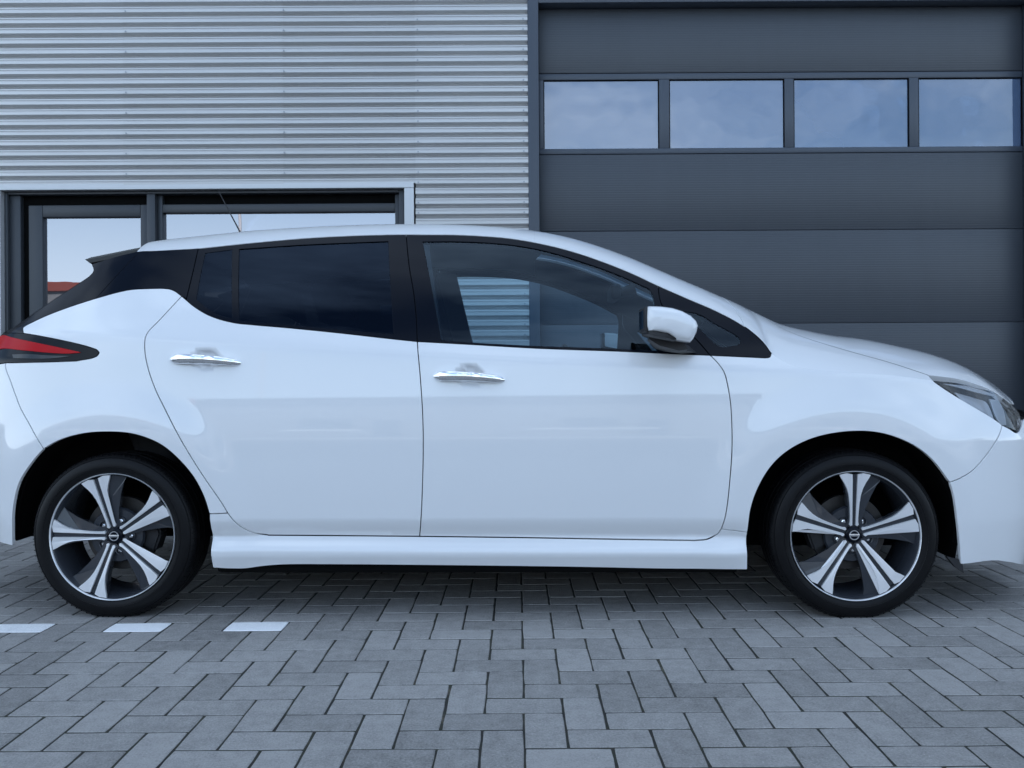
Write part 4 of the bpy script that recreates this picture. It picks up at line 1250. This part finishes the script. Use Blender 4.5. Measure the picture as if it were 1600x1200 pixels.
for sy in (-.36, .36): soft_box('headrest', (-.37, sy - .13, .82), (-.27, sy + .13, .97), M['seat'], bench, .04, -.35, (-.25, 0, .25))
bm = bmesh.new()
secs = []
dash = [(.58, .50), (.56, .80), (.60, .905), (.70, .945), (.90, .93), (1.08, .885), (1.10, .5)]
bm_prism_y(bm, dash, -.70, .70); bmesh.ops.bevel(bm, geom=list(bm.edges), offset=.02, segments=2, affect='EDGES')
from_bm('dashboard', bm, M['trim_grey'], car, smooth=True)
sw = empty('steering_wheel', car, loc=(.44, .37, .86), rot=(0, -.42, 0))
bm = bmesh.new()
pts = [(0, .185 * math.cos(a), .185 * math.sin(a)) for a in np.linspace(0, 2 * math.pi, 33)]
rings = []
for k in range(32):
    a = 2 * math.pi * k / 32
    c = Vector((0, .18 * math.cos(a), .18 * math.sin(a))); rad = Vector((0, math.cos(a), math.sin(a)))
    rings.append([bm.verts.new(c + rad * (.014 * math.cos(b)) + Vector((1, 0, 0)) * (.014 * math.sin(b))) for b in np.linspace(0, 2 * math.pi, 9)[:-1]])
for k in range(32):
    a, b = rings[k], rings[(k + 1) % 32]
    for i in range(8): bm.faces.new((a[i], a[(i + 1) % 8], b[(i + 1) % 8], b[i]))
from_bm('wheel_ring', bm, M['trim_grey'], sw, smooth=True)
bm = bmesh.new(); bm_box(bm, (-.02, -.07, -.06), (.05, .07, .05), .02); bm_box(bm, (.0, -.17, -.015), (.02, .17, .015), .004); bm_box(bm, (.03, -.03, -.03), (.25, .03, .03), .01)
from_bm('wheel_boss', bm, M['trim_grey'], sw, smooth=True)
mv = at_plane(958, 459, 0.0)
soft_box('interior_mirror', (mv.x - .02, -.12, mv.z - .035), (mv.x + .025, .12, mv.z + .035), M['black_plastic'], car, .015)
bm = bmesh.new(); bm_tube(bm, [(mv.x + .02, 0, mv.z), (mv.x + .10, 0, mv.z + .02)], [.02, .03], 10); from_bm('mirror_stalk', bm, M['black_plastic'], car, smooth=True)
for side in (-1, 1):
    bm = bmesh.new()
    bm_box(bm, (-.88, min(side * .70, side * .80), .35), (.90, max(side * .70, side * .80), .935), .03)
    from_bm('door_card', bm, M['trim_grey'], car, smooth=True)
    # seat-belt pillar behind the front door
    bm = bmesh.new(); a = on_side(628, 375); b = on_side(668, 375); c = on_side(690, 540); d = on_side(645, 540)
    vs4 = []
    for off_ in (.022, .06):
        vs4.append([bm.verts.new((p[0], side * (S1(*p) - off_), p[1])) for p in (a, b, c, d)])
    for k in range(4): bm.faces.new((vs4[0][k], vs4[0][(k + 1) % 4], vs4[1][(k + 1) % 4], vs4[1][k]))
    bm.faces.new(vs4[0]); bm.faces.new(list(reversed(vs4[1])))
    from_bm('centre_pillar', bm, M['trim_grey'], car)

# ---- wheels
SPOKE_IN, SPOKE_OUT = .036, .232
def spoke_poly(s):
    """half of a twin spoke (s = +1 / -1), pointing along +z"""
    left = [(s * .0062, SPOKE_IN), (s * .0088, .20), (s * .0096, .226)]
    right = [(s * .057, .2245), (s * .051, .213), (s * .039, .194), (s * .029, .173), (s * .0222, .150), (s * .0180, .12), (s * .0160, .09), (s * .0148, .065), (s * .0150, .048), (s * .0175, .0385), (s * .012, SPOKE_IN - .003)]
    return left + [(s * .030, .2305)] + right
def wheel(cx, side, phase):
    w = empty('wheel', car, loc=(cx, side * .86, TYRE_Z), rot=(0, 0, 0 if side < 0 else math.pi)); w.scale = (TSC, 1, TSC)
    flat = -TYRE_Z / TSC + .0003
    # y = 0 is the outer face, +y goes inwards
    prof = [(.012, .238), (.004, .250), (.002, .268), (.006, .288), (.016, .302), (.027, .3105), (.045, .3125), (.052, .3125), (.052, .306), (.060, .306), (.060, .313), (.098, .313), (.098, .306), (.107, .306), (.107, .313),
            (.148, .313), (.148, .306), (.156, .306), (.156, .3125), (.170, .312), (.188, .305), (.200, .29), (.206, .265), (.198, .238)]
    bm = bmesh.new(); bm_lathe_y(bm, prof, 96)
    for v in bm.verts:                                    # flattened where it stands on the ground
        if v.co.z < flat: v.co.z = flat
    from_bm('tyre', bm, M['rubber'], w, smooth=True)
    # raised ribs of the side wall and tread-edge sipes
    bm = bmesh.new()
    for rr, yy in ((.262, .0016), (.297, .0108)):
        bm_lathe_y(bm, [(yy + .001, rr - .0015), (yy - .0006, rr), (yy + .002, rr + .0015)], 96)
    for k in range(90):
        a = 2 * math.pi * k / 90
        g = bmesh.ops.create_cube(bm, size=1.0)
        for v in g['verts']:
            v.co = Matrix.Rotation(a, 3, 'Y') @ Vector((v.co.x * .0022, .030 + v.co.y * .026, .3088 + v.co.z * .006 + v.co.y * .006))
    for v in bm.verts:
        if v.co.z < flat: v.co.z = flat
    o = from_bm('sidewall_ribs', bm, M['rubber'], w); o['kind'] = 'stuff'
    bm = bmesh.new(); bm_lathe_y(bm, [(.014, .2385), (.0065, .2395), (.004, .2384), (.006, .2362), (.012, .235)], 96, close=False)
    from_bm('rim_lip', bm, M['alloy'], w, smooth=True)
    bm = bmesh.new(); bm_lathe_y(bm, [(.012, .2352), (.022, .2285), (.045, .223), (.10, .212), (.19, .218), (.20, .236)], 72)
    from_bm('rim', bm, M['rim_dark'], w, smooth=True)
    for k in range(5):
        ang = phase + k * 2 * math.pi / 5
        R = Matrix.Rotation(ang, 3, 'Y') if side > 0 else Matrix.Rotation(-ang, 3, 'Y')
        # dished: face sits further in towards the hub
        def dish(p, y):
            r = math.hypot(p[0], p[1]); return y + .020 * (1 - min(1, r / .232)) ** 1.3
        bm = bmesh.new()
        for s in (1, -1):
            pp = spoke_poly(s)
            a = [bm.verts.new(R @ Vector((p[0], dish(p, .009), p[1]))) for p in pp]
            b = [bm.verts.new(R @ Vector((p[0], dish(p, .017), p[1]))) for p in pp]
            n = len(pp); bm.faces.new(a); bm.faces.new(list(reversed(b)))
            for i in range(n): bm.faces.new((a[i], b[i], b[(i + 1) % n], a[(i + 1) % n]))
        bmesh.ops.triangulate(bm, faces=[f for f in bm.faces if len(f.verts) > 4])
        from_bm('spoke_face', bm, M['alloy'], w)
        # dark spoke body with the broad blade on its clockwise side
        q = 1
        body = [(-q * .055, .222), (-q * .040, .19), (-q * .028, .15), (-q * .0205, .10), (-q * .018, .05), (-q * .028, .036), (0, .02), (q * .034, .036), (q * .032, .06), (q * .046, .10), (q * .066, .145), (q * .088, .185), (q * .104, .203), (q * .07, .2205), (q * .03, .2285)]
        bm = bmesh.new()
        def yb(p):
            base = dish(p, .0165)
            return base + (.018 * max(0, p[0] * q - .02) / .08 if p[0] * q > .02 else 0)
        a = [bm.verts.new(R @ Vector((p[0], yb(p), p[1]))) for p in body]
        b = [bm.verts.new(R @ Vector((p[0] * .85, yb(p) + .04, p[1]))) for p in body]
        ca = bm.verts.new(R @ Vector((0, dish((0, .10), .0155), .12)))
        n = len(body)
        for i in range(n):
            bm.faces.new((ca, a[i], a[(i + 1) % n])); bm.faces.new((a[i], b[i], b[(i + 1) % n], a[(i + 1) % n]))
        bm.faces.new(list(reversed(b)))
        from_bm('spoke', bm, M['rim_dark'], w)
        # wheel nut in its well
        an = ang + math.pi / 5
        R2 = Matrix.Rotation(an, 3, 'Y') if side > 0 else Matrix.Rotation(-an, 3, 'Y')
        bm = bmesh.new(); bm_lathe_y(bm, [(.034, 0), (.034, .006), (.036, .009), (.060, .0095)], 6)
        bmesh.ops.translate(bm, verts=bm.verts, vec=R2 @ Vector((0, 0, .057))); from_bm('wheel_nut', bm, M['chrome'], w)
        bm = bmesh.new(); bm_lathe_y(bm, [(.038, .016), (.036, .018), (.060, .019)], 16)
        bmesh.ops.translate(bm, verts=bm.verts, vec=R2 @ Vector((0, 0, .057))); from_bm('nut_well', bm, M['rim_dark'], w, smooth=True)
    bm = bmesh.new(); bm_lathe_y(bm, [(.045, 0), (.045, .10), (.055, .105), (.06, .0)], 40); from_bm('hub', bm, M['rim_dark'], w, smooth=True)
    # centre cap with ring-and-bar emblem
    bm = bmesh.new(); bm_lathe_y(bm, [(.0235, 0), (.0235, .020), (.0245, .0265), (.028, .030), (.045, .031)], 40)
    cap = from_bm('centre_cap', bm, M['black_gloss'], w, smooth=True)
    bm = bmesh.new()
    rings = []
    for k in range(32):
        a = 2 * math.pi * k / 32
        rd = Vector((math.cos(a), 0, math.sin(a)))
        rings.append([bm.verts.new(rd * (.0165 + dr) + Vector((0, .0222 + dy, 0))) for dr, dy in ((-.0022, .001), (-.0018, -.0008), (.0018, -.0008), (.0022, .001))])
    for k in range(32):
        a, b = rings[k], rings[(k + 1) % 32]
        for i in range(3): bm.faces.new((a[i], a[i + 1], b[i + 1], b[i]))
    bm_box(bm, (-.019, .0208, -.0042), (.019, .0232, .0042), .0005)
    from_bm('emblem', bm, M['chrome'], w, smooth=True)
    # brake
    bm = bmesh.new(); bm_lathe_y(bm, [(.085, .05), (.082, .075), (.090, .078), (.090, .140), (.112, .140), (.112, .06)], 56); from_bm('brake_disc', bm, M['steel'], w, smooth=True)
    bm = bmesh.new(); sx = -1 if (cx > 0) == (side < 0) else 1
    bm_prism_y(bm, [(sx * r * math.cos(a), r * math.sin(a)) for r, a in ((.10, -.5), (.152, -.48), (.16, 0), (.152, .48), (.10, .5), (.095, 0))], .065, .135)
    bmesh.ops.bevel(bm, geom=list(bm.edges), offset=.008, segments=2, affect='EDGES'); from_bm('brake_caliper', bm, M['cast'], w, smooth=True)
    return w
for side in (-1, 1):
    wheel(WHEEL_X + .021, side, 0.0)
    wheel(-WHEEL_X + .015, side, math.radians(16))
